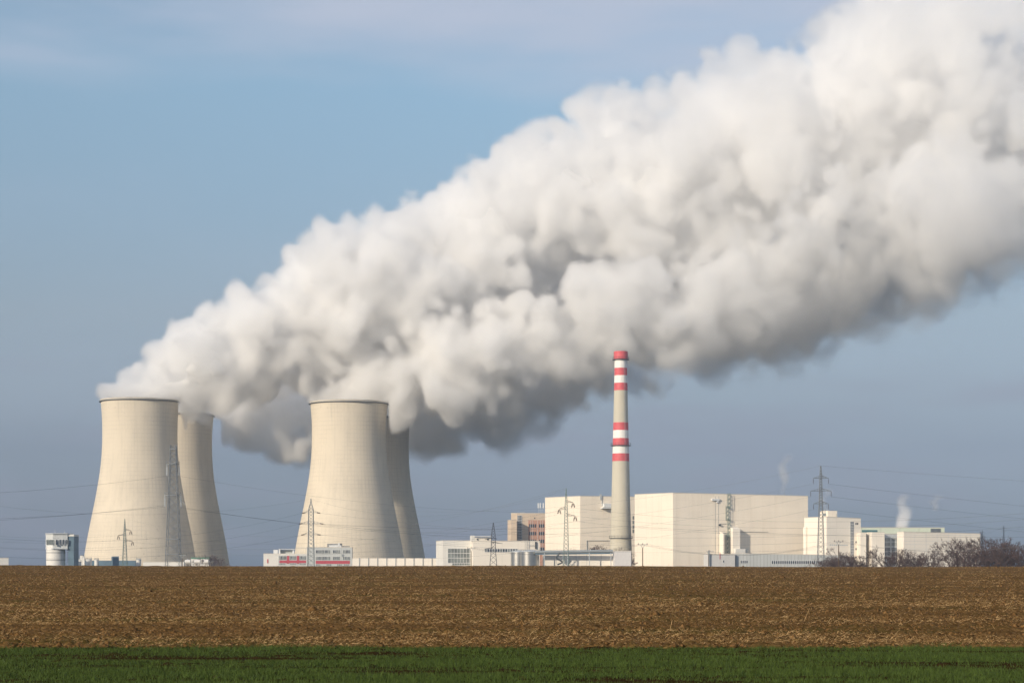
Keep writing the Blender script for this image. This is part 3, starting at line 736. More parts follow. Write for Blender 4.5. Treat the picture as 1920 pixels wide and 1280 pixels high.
# stair tower; its dark upper part paints the shade on the head's right face
m = MB().box(wx(130.3, D), wx(140.8, D), D - 3, D + 9, g_, wz(1005, D)); put(m, 'stair_shaft_head_shade', m_bluegrey, root)
put(MB().box(wx(130.0, D), wx(141.2, D), D - 3.2, D + 9.2, wz(1005, D) + .003, wz(1001.5, D)), 'shaft_cap', m_white, root)
m = MB()
for i in range(6):
    zz = wz(1054 - i * 4.6, D); m.box(wx(123, D), wx(129, D), D + 3, D + 6, zz, zz + .25)
    m.bar((wx(123, D), D + 3.1, zz), (wx(129, D), D + 3.1, zz + 1.3), .12)
put(m, 'stairs', m_steel, root)
for px_, h_ in ((103, 2.6), (121, 1.8)): put(MB().bar((wx(px_, D), D, zt + .6), (wx(px_, D), D, zt + h_), .12), 'antenna', m_steel_w, root)

# --- water treatment tanks and sheds in front of the first tower
def tank(px, D, rpx, ytop, label, material, dome=0.0, group=None, name='storage_tank'):
    x = wx(px, D); g_ = hz(x, D); r = rpx / F_PX * D; zt = wz(ytop, D)
    root = empty(name, (x, D, g_), label, 'tank', group)
    put(MB().lathe([(r, g_), (r, zt)], n=48, c=(x, D)), 'shell', material, root, smooth=False)
    h = dome * r
    put(MB().lathe([(r * 1.03, zt + .003), (r * 1.03, zt + .25), (r * .9, zt + .25 + h * .25), (r * .5, zt + .25 + h * .75), (.1, zt + .25 + h)], n=48, c=(x, D)), 'lid', m_steel_w, root)
    m = MB()
    for i in range(24):
        a = 2 * math.pi * i / 24; b_ = 2 * math.pi * (i + 1) / 24; p = lambda a, z: (x + r * math.cos(a), D + r * math.sin(a), z)
        m.bar(p(a, zt + .25), p(a, zt + 1.2), .05); m.bar(p(a, zt + 1.2), p(b_, zt + 1.2), .05)
    put(m, 'railing', m_steel, root)
    return root
tank(144, 1120, 8.5, 1053.2, 'low wide white tank next to the control tower', m_tankw)
tank(150, 1145, 4, 1048.5, 'small pale tank standing behind the low wide white tank', m_tankw)
tank(167, 1150, 5, 1048.5, 'pale round tank beside the slim white vent column', m_tankw)
tank(181, 1150, 4, 1049.5, 'pale tank between the vent column and the blue grey box', m_tankw)
D = 1135; x = wx(152, D); g_ = hz(x, D)
root = empty('filter_house', (x, D, g_), 'small white cube house with a slim vent column at the foot of the tower', 'hut')
put(MB().box(wx(150, D), wx(155, D), D, D + 4, g_, wz(1041, D)), 'wall', m_white, root)
put(MB().lathe([(.75, g_), (.75, wz(1046, D)), (.45, wz(1045, D)), (.45, wz(1042, D))], n=16, c=(wx(158, D), D)), 'vent_column', m_tankw, root)
put(MB().box(wx(150, D) - .1, wx(155, D) + .1, D - .1, D + 4.1, wz(1041, D) + .003, wz(1040.5, D)), 'roof', m_roof, root)
r_, fr, fl = hall('pump_house', 'long low blue grey pump house behind the round tanks', 158, 160, 254, 1165, 2, 1050.5, m_bluegrey, depth=12)
r_, fr, fl = hall('filter_tower', 'blue grey box tower with a pale cap left of the slim pylon', 207.5, 211.5, 223, 1130, 18, 1043, m_bluegrey, depth=7)
put(MB().box(wx(212, 1131), wx(223, 1131), 1134, 1139, wz(1043, 1130) + .6, wz(1040.5, 1130)), 'cap', m_white, r_)
tank(260, 1130, 4.5, 1049.5, 'small pale tank with a funnel top right of the slim pylon', m_tankw, dome=.3)
r_, fr, fl = hall('low_white_shed', 'very low long white shed behind the tall lattice mast', 266, 268, 345, 1160, 1, 1053.5, m_white, depth=10)
r_, fr, fl = hall('low_green_roof_shed', 'low shed under a green roof at the foot of the rear tower', 356, 358, 392, 1180, 4, 1047, m_white, roof=mat('green_roofing', (.10, .24, .16), rough=.7), depth=10, parapet=.9)
for i, (px, rp, lb) in enumerate([(352, 5.0, 'shiny pale horizontal tank nearest the wooden pole'), (370, 5.5, 'shiny pale horizontal tank in the middle of three'), (387, 3.6, 'pale horizontal tank with a round end by the bare bush')]):
    D = 1140; x = wx(px, D); g_ = hz(x, D); r = 1.25
    root = empty('liquid_tank', (x, D, g_), lb, 'tank', 'horizontal tanks under the rear tower')
    zc = wz(1052.6, D); L_ = rp / F_PX * D
    m = MB(); m.bar((x - L_, D, zc), (x + L_, D, zc), r, n=20)
    put(m, 'shell', m_tankw, root)
    m = MB(); m.box(x - L_ * .7, x - L_ * .5, D - .8, D + .8, g_, zc - r * .8); m.box(x + L_ * .5, x + L_ * .7, D - .8, D + .8, g_, zc - r * .8); put(m, 'saddle', m_conc, root)
    put(MB().bar((x, D, zc + r), (x, D, zc + r + .7), .3, n=10), 'manhole', m_steel, root)

# --- red and white office block
r_, fr, fl = hall('office_block', 'three storey grey and red office block with rooftop plant rooms', 573, 575, 660, 1150, 3, 1026, m_officegrey, depth=13)
fr_z = lambda py: fr.z(600, py)
m = MB(); fr.box(m, 592, 656, 1050.6, 1056.5, 0, .10); put(m, 'red_band', m_red, r_)
for row, (y0, y1) in enumerate([(1030.5, 1037), (1043, 1049.5)]):
    for px in (592, 605.8, 624, 643):
        w_ = window(fr, r_, px, px + 13.2, y0, y1, glass=m_glassm, mull=4)
        rnd = random.Random(int(px) + row)
        for a in rnd.sample([0, 2.8, 5.6, 8.2], 2):
            a += px + 1; m = MB(); fr.box(m, a, a + 2.2, y0 + .4, y1 - 1.2, .065, .10); put(m, 'dark_pane', m_glass, w_)
for px in (592, 612, 632, 645): window(fr, r_, px, px + 9, 1056.8, 1060, glass=m_glassm, mull=2)
m = MB(); fr.box(m, 613, 636, 1018.5, 1025.2, -9, -3); put(m, 'plant_room', m_roof, r_)
m = MB(); fr.box(m, 617, 640, 1021.5, 1025.4, -3, -.8); put(m, 'ventilation_duct', m_frame, r_)
m = MB(); fr.box(m, 633.5, 637, 1017.5, 1024, -2.6, -.6); put(m, 'chimney_cowl', m_frame, r_)
m = MB(); fr.box(m, 637.5, 641, 1018, 1025, -5, -2); fr.box(m, 642, 655, 1023, 1025.3, -6, -2); put(m, 'cooling_unit', m_roof, r_)
for px in (590, 594, 600, 607): m = MB(); a = fr.p(fr.s_at(px), -1); m.bar((a.x, a.y, fr_z(1026)), (a.x, a.y, fr_z(1021)), .07); put(m, 'antenna', m_steel, r_)
m = MB(); fr.box(m, 640.5, 643.5, 1038.5, 1042.2, .0, .5); put(m, 'air_conditioner', m_steel, r_)
r_, fr, fl = hall('office_annex', 'lower two storey wing with red panels joined to the office block', 491, 494, 576, 1148, 3, 1038, m_white, depth=13)
m = MB(); fr.box(m, 522, 574.5, 1040.5, 1060, 0, .06); put(m, 'facade_panel', m_officegrey, r_)
m = MB(); fr.box(m, 524, 574, 1050, 1055, .06, .14); put(m, 'red_band', m_red, r_)
for px in (538, 556.5): m = MB(); fr.box(m, px, px + 4.5, 1041.5, 1056, .15, .22); put(m, 'red_pier', m_red, r_)
for px, w__ in ((524, 13), (543.5, 12), (562, 12)):
    w_ = window(fr, r_, px, px + w__, 1042, 1049, glass=m_glassm, mull=4)
    m = MB(); fr.box(m, px + 2.5, px + 4.6, 1042.3, 1046.5, .065, .1); put(m, 'dark_pane', m_glass, w_)
for px in (524, 544, 562): window(fr, r_, px, px + 11, 1055.3, 1058, glass=m_glassm, mull=3)
m = MB(); fr.box(m, 501, 503, 1047.5, 1055, 0, .2); put(m, 'fire_cabinet', m_red, r_)
m = MB(); fr.box(m, 512, 520, 1030, 1037.4, -6, -3); fr.box(m, 522, 525, 1029.5, 1037.4, -7, -2); fr.box(m, 522, 552, 1028.3, 1029.4, -8, -2); fr.box(m, 548, 551, 1031, 1037.4, -4, -2)
put(m, 'plant_room', m_frame, r_)
m = MB(); fr.box(m, 525, 548, 1030.5, 1037.4, -7, -5); put(m, 'cooling_unit', m_officegrey, r_)
m = MB()
for px in range(556, 578, 4): a = fr.p(fr.s_at(px), -2); m.bar((a.x, a.y, fr.z(560, 1038)), (a.x, a.y, fr.z(560, 1026)), .09)
fr.box(m, 556, 576, 1025.8, 1026.4, -2.1, -1.9); put(m, 'fence_screen', m_steel_w, r_)

# --- perimeter wall
D = 1149; root = empty('perimeter_wall', (wx(745, D), D, hz(wx(745, D), D)), 'long pale panel wall between the office block and the white hall', 'wall')
fw = Face(661, D, 1); m = MB(); fw.boxm(m, fw.s_at(660.5), fw.s_at(835), None, wz(1046, D), -.2, 0); put(m, 'panel', m_cream2, root)
for px in np.arange(674, 835, 17.0): m = MB(); fw.boxm(m, fw.s_at(px) - .2, fw.s_at(px) + .12, None, wz(1045, D), .004, .35); put(m, 'post', m_steel, root)

# --- white hall with grille front
r_, fr, fl = hall('machine_hall', 'low white hall with a big grey glazed front left of the dark pylon', 828, 831, 890, 1105, 10, 1013.5, m_white, depth=30)
for y0, y1 in ((1028, 1036), (1037, 1045), (1046, 1054.5)): window(fr, r_, 840, 886, y0, y1, glass=m_glassm, mull=7)
window(fr, r_, 848, 884, 1055.3, 1059, glass=m_glassm, mull=7)
r_, fr, fl = hall('boiler_house', 'white hall behind the dark pylon with a long strip of dark windows', 884, 887, 1012, 1098, 10, 1014, m_cream2, depth=30)
for i in range(13): window(fr, r_, 909 + i * 4.8, 912.6 + i * 4.8, 1028.5, 1034, glass=m_glass if i % 3 else m_glassm)
m = MB(); fr.box(m, 884.5, 890, 1003.5, 1014, -6, -.2); put(m, 'stair_head', m_white, r_)
m = MB(); fr.box(m, 890, 921, 1007.5, 1014, -10, -.3); put(m, 'roof_storey', m_cream2, r_)
m = MB(); fr.box(m, 890.5, 921.5, 1004.6, 1006, -10.3, 1.0); put(m, 'canopy', m_white, r_)
for px in (894, 913): window(fr, r_, px, px + 3, 1009.5, 1012, glass=m_glass, frame=False)
m = MB(); fr.box(m, 1003, 1006, 1015, 1028, 0, .7); put(m, 'ladder_shaft', m_dark, r_)
m = MB()
for px in (984, 988): a = fr.p(fr.s_at(px), 1); m.bar((a.x, a.y, fr.z(px, 1034)), (a.x, a.y, fr.z(px, 1012)), .14)
a, b = fr.p(fr.s_at(988), 1), fr.p(fr.s_at(1003), 1); m.bar((a.x, a.y, fr.z(988, 1021)), (b.x, b.y, fr.z(1003, 1021)), .13)
put(m, 'roof_pipe', m_steel, r_)

# --- beige office tower with salmon tiles
r_, fr, fl = hall('administration_tower', 'tall beige building with salmon tiled front behind the white hall', 958, 969, 1030, 1285, 10, 962, m_beige, ytl=962, depth=22)
m = MB(); fr.box(m, 990.5, 1027, 974.5, None, 0, .25); put(m, 'tile_front', m_brick, r_)
m = MB()
for px in (972, 974.6, 977.2): fr.box(m, px - .25, px + .25, 966, 1014, .2, .45)
for py in range(970, 1014, 5): fr.box(m, 970.6, 978.6, py, py + .5, .2, .4)
w_ = window(fr, r_, 970.4, 978.6, 966, 1014, glass=m_glass); put(m, 'mullion_grid', m_frame, w_)
for py in (982, 996.5, 1011, 1025.5):
    for px in (992, 995.6, 999.2, 1002.8, 1010.5, 1014.1, 1017.7): 
        w_ = window(fr, r_, px, px + 2.5, py, py + 6.3, frame=False, out=.25)
        w_.location = (fr.n * .25).to_3d()
m = MB()
for px in (994.6, 998.4, 1007.4, 1013.2, 1016.8): fr.box(m, px, px + .35, 975, 1040, .26, .5)
put(m, 'rainwater_pipe', m_frame, r_)
window(fr, r_, 1001.5, 1003.8, 969.5, 972, frame=False)
m = MB(); a = fr.p(fr.s_at(1015), -3); zt = fr.z(1015, 962)
for dx in (-1.2, .3, 1.6): m.bar((a.x + dx, a.y, zt), (a.x + dx, a.y, zt + 6.5), .14)
for dz in (2, 4, 6.5): m.bar((a.x - 1.2, a.y, zt + dz), (a.x + 1.6, a.y, zt + dz), .1)
put(m, 'antenna_mast', m_steel_w, r_)
m = MB()
for dx in (-1.9, -.5, 1.5): m.box(a.x + dx, a.x + dx + .7, a.y - .3, a.y, zt + 3.6, zt + 6.9)
put(m, 'antenna_panel', m_frame, r_)
m = MB(); fr.box(m, 978, 985, 960, 961.2, -6, -3); put(m, 'roof_vent', m_steel_w, r_)
r_, fr, fl = hall('stairwell_block', 'narrow beige block, lower than the salmon tiled building it adjoins', 956.5, 958.5, 969, 1276, 10, 974.5, m_beige, depth=14)

# --- stainless tanks
tank(973, 1075, 15.5, 1034.5, 'stainless steel tank, the left one of the touching pair', m_tank, dome=.18, group='stainless tanks')
tank(993.5, 1050, 17.5, 1034, 'stainless steel tank, the right one of the touching pair', m_tank, dome=.18, group='stainless tanks')

# --- reactor hall one, behind the chimney
r_, fr, fl = hall('reactor_hall', 'high cream hall behind the red and white chimney, the smaller of the two', 1022, 1088, 1192, 1190, 20, 930, m_cream, ytl=933)
z1 = fr.z(1140, 946)
m = MB(); fr.box(m, 1126, 1146, 951, 953, 0, 3.2); put(m, 'platform', m_frame, r_)
m = MB(); fr.box(m, 1130, 1146, 943.5, 950.5, 0, 2.4); put(m, 'platform_cabin', m_frame, r_)
m = MB(); fr.box(m, 1124.6, 1127.8, 926, 936, 0, .6); fr.box(m, 1128, 1129, 936, 948, 0, .3); put(m, 'duct', m_steel_w, r_)
m = MB(); fr.box(m, 1100, 1142, 1012.5, 1013.2, 0, .4); fr.box(m, 1100, 1100.7, 1012.5, 1058, 0, .4); put(m, 'cable_duct', m_steel, r_)
for y0 in (967, 975.5, 984, 992): window(fr, r_, 1186, 1189, y0, y0 + 6.5, frame=False, glass=m_glassm)

# --- chimney
D = 1168; cx = 1164; x = wx(cx, D); g_ = hz(x, D); k = D / F_PX
root = empty('striped_chimney', (x, D, g_), 'tall tapering concrete chimney with red and white bands', 'chimney')
prof = [(659, 11.6), (700, 11.9), (730, 12.6), (790, 13.9), (860, 15.8), (940, 17.6), (1005, 19.6), (1030, 20.5), (1090, 22)]
def rad(py): return float(np.interp(py, [p[0] for p in prof], [p[1] for p in prof])) * k
def seg(y0, y1, extra=0.0):
    ys_ = np.linspace(y1, y0, max(2, int((y1 - y0) / 12) + 1)); return [(rad(y) + extra, wz(y, D)) for y in ys_]
c = (x, D)
put(MB().lathe([(rad(1090), g_)] + seg(659.5, 1085), n=64, c=c), 'shaft', mat('chimney_concrete', (.58, .54, .44), rough=.9, var=.05, scale=.1, streak=.3, stain=(.45, .41, .34)), root, smooth=False)
for y0, y1, mm in ((659, 674, m_bandred), (675.5, 690, m_bandwhite), (690, 704, m_bandred), (704, 718, m_bandwhite), (718, 732, m_bandred), (792, 806.5, m_bandred), (806.5, 821.5, m_bandwhite), (821.5, 836, m_bandred), (836.5, 850, m_bandwhite), (850, 864.5, m_bandred)):
    s_ = seg(y0, y1, .05 if y0 > 660 else .5); r0_, r1_ = s_[0], s_[-1]
    put(MB().lathe([(r0_[0] - .04, r0_[1] + .002)] + [(r, z - (.002 if i == len(s_) - 1 else -.002 * (i == 0))) for i, (r, z) in enumerate(s_)] + [(r1_[0] - .6, r1_[1] - .002)], n=64, c=c, cap=False), 'red_band' if mm is m_bandred else 'white_band', mm, root, smooth=False)
for py, w_ in ((674.6, 1.3), (835.6, 1.3), (1009, .8)):
    rr = rad(py); z = wz(py, D); m = MB()
    m.lathe([(rr + .1, z), (rr + w_, z), (rr + w_, z + .3), (rr + .1, z + .3)], n=48, c=c, cap=False)
    put(m, 'platform', m_dark, root); m = MB()
    for i in range(20):
        a = 2 * math.pi * i / 20; b_ = 2 * math.pi * (i + 1) / 20; p = lambda a, z: (x + (rr + w_ - .1) * math.cos(a), D + (rr + w_ - .1) * math.sin(a), z)
        m.bar(p(a, z + .3), p(a, z + 1.6), .06); m.bar(p(a, z + 1.6), p(b_, z + 1.6), .06)
    put(m, 'railing', m_dark, root)
m = MB(); 
for y0, y1 in ((676, 1030),):
    for i in range(40):
        ya, yb = y0 + (y1 - y0) * i / 40, y0 + (y1 - y0) * (i + 1) / 40; a = R(-62)
        for e in (-.25, .25):
            pa = (x + (rad(ya) + .35) * math.cos(a) + e, D + (rad(ya) + .35) * math.sin(a), wz(ya, D)); pb = (x + (rad(yb) + .35) * math.cos(a) + e, D + (rad(yb) + .35) * math.sin(a), wz(yb, D)); m.bar(pa, pb, .04, n=3)
put(m, 'ladder', m_steel_w, root)

# --- low front buildings under the chimney
r_, fr, fl = hall('front_wall_building', 'long low white building with a thick pipe along its roof edge', 1018, 1021, 1152, 1050, 3, 1036, m_cream2, depth=14)
m = MB()
for px in (1080, 1100, 1127): fr.boxm(m, fr.s_at(px), fr.s_at(px) + .12, None, fr.z(px, 1036.2), .004, .08)
put(m, 'downpipe', m_steel, r_)
r_, fr, fl = hall('switch_house', 'low pale grey block at the foot of the striped chimney', 1150, 1152, 1183.5, 1044, 4, 1033, mat('pale_grey_render', (.72, .70, .69), rough=.8, var=.04), depth=12)
D = 1046; root = empty('pipe_bridge', (wx(1080, D), D - 3, hz(wx(1080, D), D)), 'thick grey pipe carried on posts in front of the low white building', 'pipeline')
fp = Face(1008, D - 1.2, 1); m = MB(); a = fp.p(fp.s_at(1003)); b = fp.p(fp.s_at(1149)); z0, z1 = wz(1034.5, D), wz(1032.8, D)
m.bar((a.x, a.y, z0), (b.x, b.y, z1), .85, n=14); put(m, 'pipe', m_steel, root)
m = MB(); m.bar((a.x, a.y - .2, z0 - 1.1), (b.x, b.y - .2, z1 - 1.1), .35, n=8); put(m, 'lower_pipe', m_bluegrey, root)
for px in (1021, 1064, 1105, 1145.5):
    q = fp.p(fp.s_at(px)); m = MB(); m.bar((q.x, q.y - .5, hz(q.x, q.y)), (q.x, q.y - .5, z1 - .7), .25, n=8); put(m, 'post', m_steel_w, root)
D = 1044; root = empty('outdoor_staircase', (wx(1052, D), D, hz(wx(1052, D), D)), 'dark zigzag steel stairs below the thick pipe', 'stairs')
m = MB()
for a, b in (((1049, 1037), (1043, 1045)), ((1043, 1046), (1055, 1053)), ((1055, 1054), (1045, 1058))):
    for dy in (0, 1.4): m.bar(tuple(W(a[0], a[1], D + dy)), tuple(W(b[0], b[1], D + dy)), .55, n=4)
put(m, 'flight', m_dark, root)
m = MB()
for a, b in (((1049, 1034), (1043, 1042)), ((1043, 1042), (1057, 1049)), ((1061, 1036), (1050, 1048))): m.bar(tuple(W(a[0], a[1], D)), tuple(W(b[0], b[1], D)), .16, n=4)
for px in (1043, 1055, 1061): m.bar((wx(px, D), D, hz(wx(px, D), D)), tuple(W(px, 1038, D)), .12, n=4)
put(m, 'handrail', m_steel, root)

# --- reactor hall two
r_, fr, fl = hall('main_reactor_hall', 'largest cream hall, with a zigzag stair tower on its long side', 1190, 1262, 1515, 1095, 20, 924, m_cream, ytl=927, ytr=930)
m = MB()
for px in (1341, 1347): fr.box(m, px, px + .3, 930, 1052, 0, .12)
put(m, 'downpipe', m_steel, r_)
m = MB(); fr.box(m, 1334, 1348, 934.5, 938, 0, 1.0); fr.box(m, 1343, 1346.5, 938, 942, 0, .8); put(m, 'wall_crane', m_frame, r_)
m = MB(); fr.box(m, 1347, 1350, 982, 985, 0, 1.2); put(m, 'vent_hood', m_dark, r_)
m = MB(); fr.box(m, 1350, 1362, 981, 981.7, 0, .3); fr.box(m, 1347, 1362, 998, 998.7, 0, .3); fr.box(m, 1388, 1440, 996.2, 996.8, 0, .25); put(m, 'pipe', m_steel, r_)
for (pa, pb, y0) in ((1349.5, 1351.5, 1000), (1367.5, 1381, 991)):
    t0, t1 = fr.s_at(pa), fr.s_at(pb); zt = fr.z(pb, y0); g0 = -9; m = MB()
    d1 = 4.5
    a_, b_, c_, e_ = fr.p(t0, 0), fr.p(t1, 0), fr.p(t1, d1), fr.p(t0, d1)
    m.prism([(q.x, q.y) for q in (e_, c_, b_, a_)], g0, [zt, zt, zt + 1.2, zt + 1.2]); put(m, 'air_shaft', m_cream2, r_)
m = MB()
for pa, pb, y0, y1 in ((1363.5, 1368, 925, 953), (1360.5, 1365, 948, 975), (1363.5, 1367.5, 972, 1007), (1360.5, 1365, 1000, 1036)):
    t0, t1 = fr.s_at(pa), fr.s_at(pb); z0, z1 = fr.z(pa, y1), fr.z(pa, y0)
    for t in (t0, t1):
        for o in (.3, 1.6): a = fr.p(t, o); m.bar((a.x, a.y, z0), (a.x, a.y, z1), .11)
    n = max(2, int((z1 - z0) / 1.1))
    for i in range(n + 1):
        zz = z0 + (z1 - z0) * i / n; a, b = fr.p(t0, 1.6), fr.p(t1, 1.6); a2, b2 = fr.p(t0, .3), fr.p(t1, .3)
        m.bar((a.x, a.y, zz), (b.x, b.y, zz), .08); 
        if i % 2 == 0: m.bar((a.x, a.y, zz), (b2.x, b2.y, zz + 1), .2)
put(m, 'stair_tower', m_pgreen, r_)
m = MB(); fr.box(m, 1370, 1388, 1028.5, 1040, .2, 6.5); put(m, 'plant_cabin', m_white, r_)
m = MB(); fr.box(m, 1389, 1394, 1028.5, 1036, .2, 6.0); put(m, 'cooling_fan', m_steel, r_)
m = MB()
for px in (1470, 1475): a = fr.p(fr.s_at(px), -2); m.bar((a.x, a.y, fr.z(px, 930)), (a.x, a.y, fr.z(px, 928)), .5, n=8)
put(m, 'roof_vent', m_dark, r_)
m = MB()
for i in range(17): px = 1290 + i * 13; a = fr.p(fr.s_at(px), -.4); m.bar((a.x, a.y, fr.z(px, 928)), (a.x, a.y, fr.z(px, 923.2)), .08, n=3)
put(m, 'lightning_rod', m_steel, r_)
m = MB()
for px in (1278, 1420, 1442, 1462, 1484, 1506): fr.box(m, px, px + .25, 929 if px > 1300 else 926, 1030, 0, .05)
put(m, 'cladding_joint', m_cream2, r_)

# --- ribbed annex in front of the big hall
r_, fr, fl = hall('ribbed_annex', 'long low grey ribbed annex with a row of small windows', 1328, 1331, 1378, 1062, 14, 1039, mat('annex_render', (.66, .65, .63), rough=.8, var=.05, streak=.2), depth=10)
m = MB(); fr.box(m, 1349.5, 1350.6, 1036, 1048, 0, .15); put(m, 'red_pipe', m_red, r_)
window(fr, r_, 1355.5, 1357.5, 1050, 1054)
m = MB(); fr.box(m, 1328, 1329.5, 1031, 1060, 0, 1); fr.box(m, 1331, 1338, 1033, 1034, 0, .8); put(m, 'vent_pipe', m_steel, r_)
tag(r_, 'low pale rendered annex with a thin red pipe on its wall', 'building')
r_, fr, fl = hall('ribbed_annex', 'long low grey ribbed annex with a row of small windows', 1377, 1379, 1590, 1068, 4, 1037.5, m_grey, depth=14, ytr=1041)
for i in range(4): window(fr, r_, 1388.5 + i * 3.6, 1391 + i * 3.6, 1050, 1055.5)
for i in range(24): window(fr, r_, 1447 + i * 3.95, 1449.8 + i * 3.95, 1050.8, 1056.5)

# --- auxiliary building with glazed stairwell
r_, fr, fl = hall('auxiliary_building', 'cream building with a tall glazed stair strip behind the right hand pylon', 1508, 1550, 1614, 1085, 21, 969, m_cream2, ytl=970.5, ytr=972)
w_ = window(fr, r_, 1594.5, 1600.5, 977.5, 1058, mull=2)
m = MB()
for py in range(982, 1056, 5): fr.box(m, 1594.5, 1600.5, py, py + .5, .07, .13)
put(m, 'transom', m_frame, w_)
for y0 in (979.5, 1014, 1027, 1042):
    for px in (1604, 1607): window(fr, r_, px, px + 2, y0, y0 + 3.6, frame=False)
for i in range(9): window(fr, r_, 1555.5 + i * 3.9, 1558.3 + i * 3.9, 1020, 1022.6, frame=False, glass=m_officegrey, name='louvre')
m = MB(); a = fl.p(fl.s_at(1511), .5); 
m.lathe([(1.2, -9), (1.2, wz(990, a.y)), (.9, wz(987.5, a.y)), (.3, wz(986, a.y))], n=16, c=(a.x, a.y - .8)); put(m, 'vent_shaft', m_cream2, r_)
m = MB(); fl.box(m, 1529, 1514.5, 957, 969.5, -14, -8); put(m, 'lift_housing', m_cream, r_)
m = MB(); q = fl.p(fl.s_at(1520), -8); m.bar((q.x, q.y, wz(969, q.y)), (q.x, q.y, wz(955, q.y)), .35, n=8); q = fl.p(fl.s_at(1524), -8); m.bar((q.x, q.y, wz(969, q.y)), (q.x, q.y, wz(955, q.y)), .35, n=8); put(m, 'flue', m_steel, r_)
m = MB(); a = fr.p(fr.s_at(1570), -1); m.bar((a.x, a.y, fr.z(1570, 969)), (a.x, a.y, fr.z(1570, 963)), .09); put(m, 'antenna', m_dark, r_)

# --- right-hand halls
r_, fr, fl = hall('turbine_hall', 'hall under a wide pale green roof storey behind the cream blocks', 1606, 1612, 1771, 1180, 6, 989, m_green, depth=40)
m = MB(); fr.box(m, 1745, 1764, 990.5, 998.5, 0, .15); put(m, 'louvre', m_glass, r_)
m = MB()
for i in range(8): fr.box(m, 1746.5 + i * 2.3, 1747.2 + i * 2.3, 990.6, 998.4, .16, .4)
put(m, 'louvre_fin', m_steel, r_)
m = MB(); fr.box(m, 1616, 1645, 993, 998, 0, .2); put(m, 'shutter_strip', mat('teal_steel', (.08, .19, .21), rough=.5), r_)
r_, fr, fl = hall('stair_block', 'narrow cream block between the glazed strip building and the first glass bay', 1612.5, 1613.5, 1624, 1086, 8, 998.5, m_cream2, depth=16)
r_, fr, fl = hall('glass_bay', 'narrow glazed bay between two plain cream blocks', 1623.3, 1624.3, 1635, 1092, 8, 1000, m_steel, depth=12)
for y0 in (1008, 1016, 1026, 1033, 1044): window(fr, r_, 1625, 1634.3, y0, y0 + 6.4, glass=m_glassm, mull=2)
r_, fr, fl = hall('plain_block', 'plain cream block between the two glass bays', 1633.5, 1635, 1658.5, 1084, 8, 998, m_cream2, depth=16)
r_, fr, fl = hall('wide_glass_bay', 'wide glazed bay left of the long cream hall', 1657.5, 1658.6, 1682.5, 1092, 8, 1001, m_steel_w, depth=12)
for y0 in (1007.5, 1016, 1026, 1034, 1044):
    for px in (1659.5, 1671.5): window(fr, r_, px, px + 9.8, y0, y0 + 7, glass=m_glassm if y0 < 1020 else m_glass, mull=3)
r_, fr, fl = hall('long_hall', 'long cream hall half hidden by the bare trees', 1682, 1694.5, 1838, 1082, 18, 997, m_cream2, ytr=1000.5)
m = MB()
for px in (1715, 1737, 1757, 1778, 1800, 1820): fr.box(m, px, px + .22, 999.5, 1056, 0, .06)
for py in (1002, 1014, 1020, 1028, 1041): fr.boxm(m, fr.s_at(1696), fr.s_at(1837), fr.z(1700, py + .35), fr.z(1700, py), 0, .05)
put(m, 'cladding_joint', m_steel_w, r_)

# ------------------------------------------------------------------ pylons
def lattice(mb, pts, r=.08, step=None, faces=True):
    """pts: (z, cx, cy, half width) stations from the ground up; four legs with X bracing between stations"""
    cor = lambda s: [(s[1] + a * s[3], s[2] + b * s[3], s[0]) for a, b in ((-1, -1), (1, -1), (1, 1), (-1, 1))]
    for s0, s1 in zip(pts[:-1], pts[1:]):
        A, B = cor(s0), cor(s1)
        for k in range(4):
            mb.bar(A[k], B[k], r * 1.3, n=4, caps=False)
            mb.bar(A[k], B[(k + 1) % 4], r * .8, n=3, caps=False); mb.bar(A[(k + 1) % 4], B[k], r * .8, n=3, caps=False)
def stations(x, D, ylist, ground, ratio=1.5):
    """ylist (py, half width px) top to bottom; fills bracing panels of roughly square shape; bottom extends to the ground"""
    ys = [wz(py, D) for py, _ in ylist][::-1]; hs = [h / F_PX * D for _, h in ylist][::-1]
    sl = (hs[1] - hs[0]) / (ys[1] - ys[0])
    ys = [ground - .3] + ys; hs = [hs[0] - sl * (ys[1] - ys[0])] + hs
    z = ys[0]; out = [(z, x, D, hs[0])]
    while z < ys[-1] - .2:
        h = float(np.interp(z, ys, hs)); z = min(z + max(1.2, 2 * h * ratio), ys[-1])
        if ys[-1] - z < 1: z = ys[-1]
        out.append((z, x, D, float(np.interp(z, ys, hs))))
    return out
def pylon(px, D, ylist, label, material, name='pylon', r=.08, group=None, ratio=.9):
    x = wx(px, D); g_ = hz(x, D); root = empty(name, (x, D, g_), label, 'pylon', group)
    m = MB(); lattice(m, stations(x, D, ylist, g_, ratio), r); put(m, 'lattice_body', material, root)
    return root, x
def arm(root, px, D, x_tip, y_low, y_high, hw, material, r=.07, both=False):
    """triangular crossarm from the body to its tip"""
    m = MB(); c = wx(px, D); t = W(x_tip, y_low, D); s = 1 if x_tip > px else -1
    for dy in (-hw, hw):
        m.bar((c, D + dy, wz(y_high, D)), t, r, n=3); m.bar((c, D + dy, wz(y_low, D)), t, r * 1.2, n=3)
        for k in (.3, .6):
            p0 = Vector((c, D + dy, wz(y_low, D))).lerp(t, k); p1 = Vector((c, D + dy, wz(y_high, D))).lerp(t, k); m.bar(p0, p1, r * .8, n=3)
    return put(m, 'crossarm', material, root)
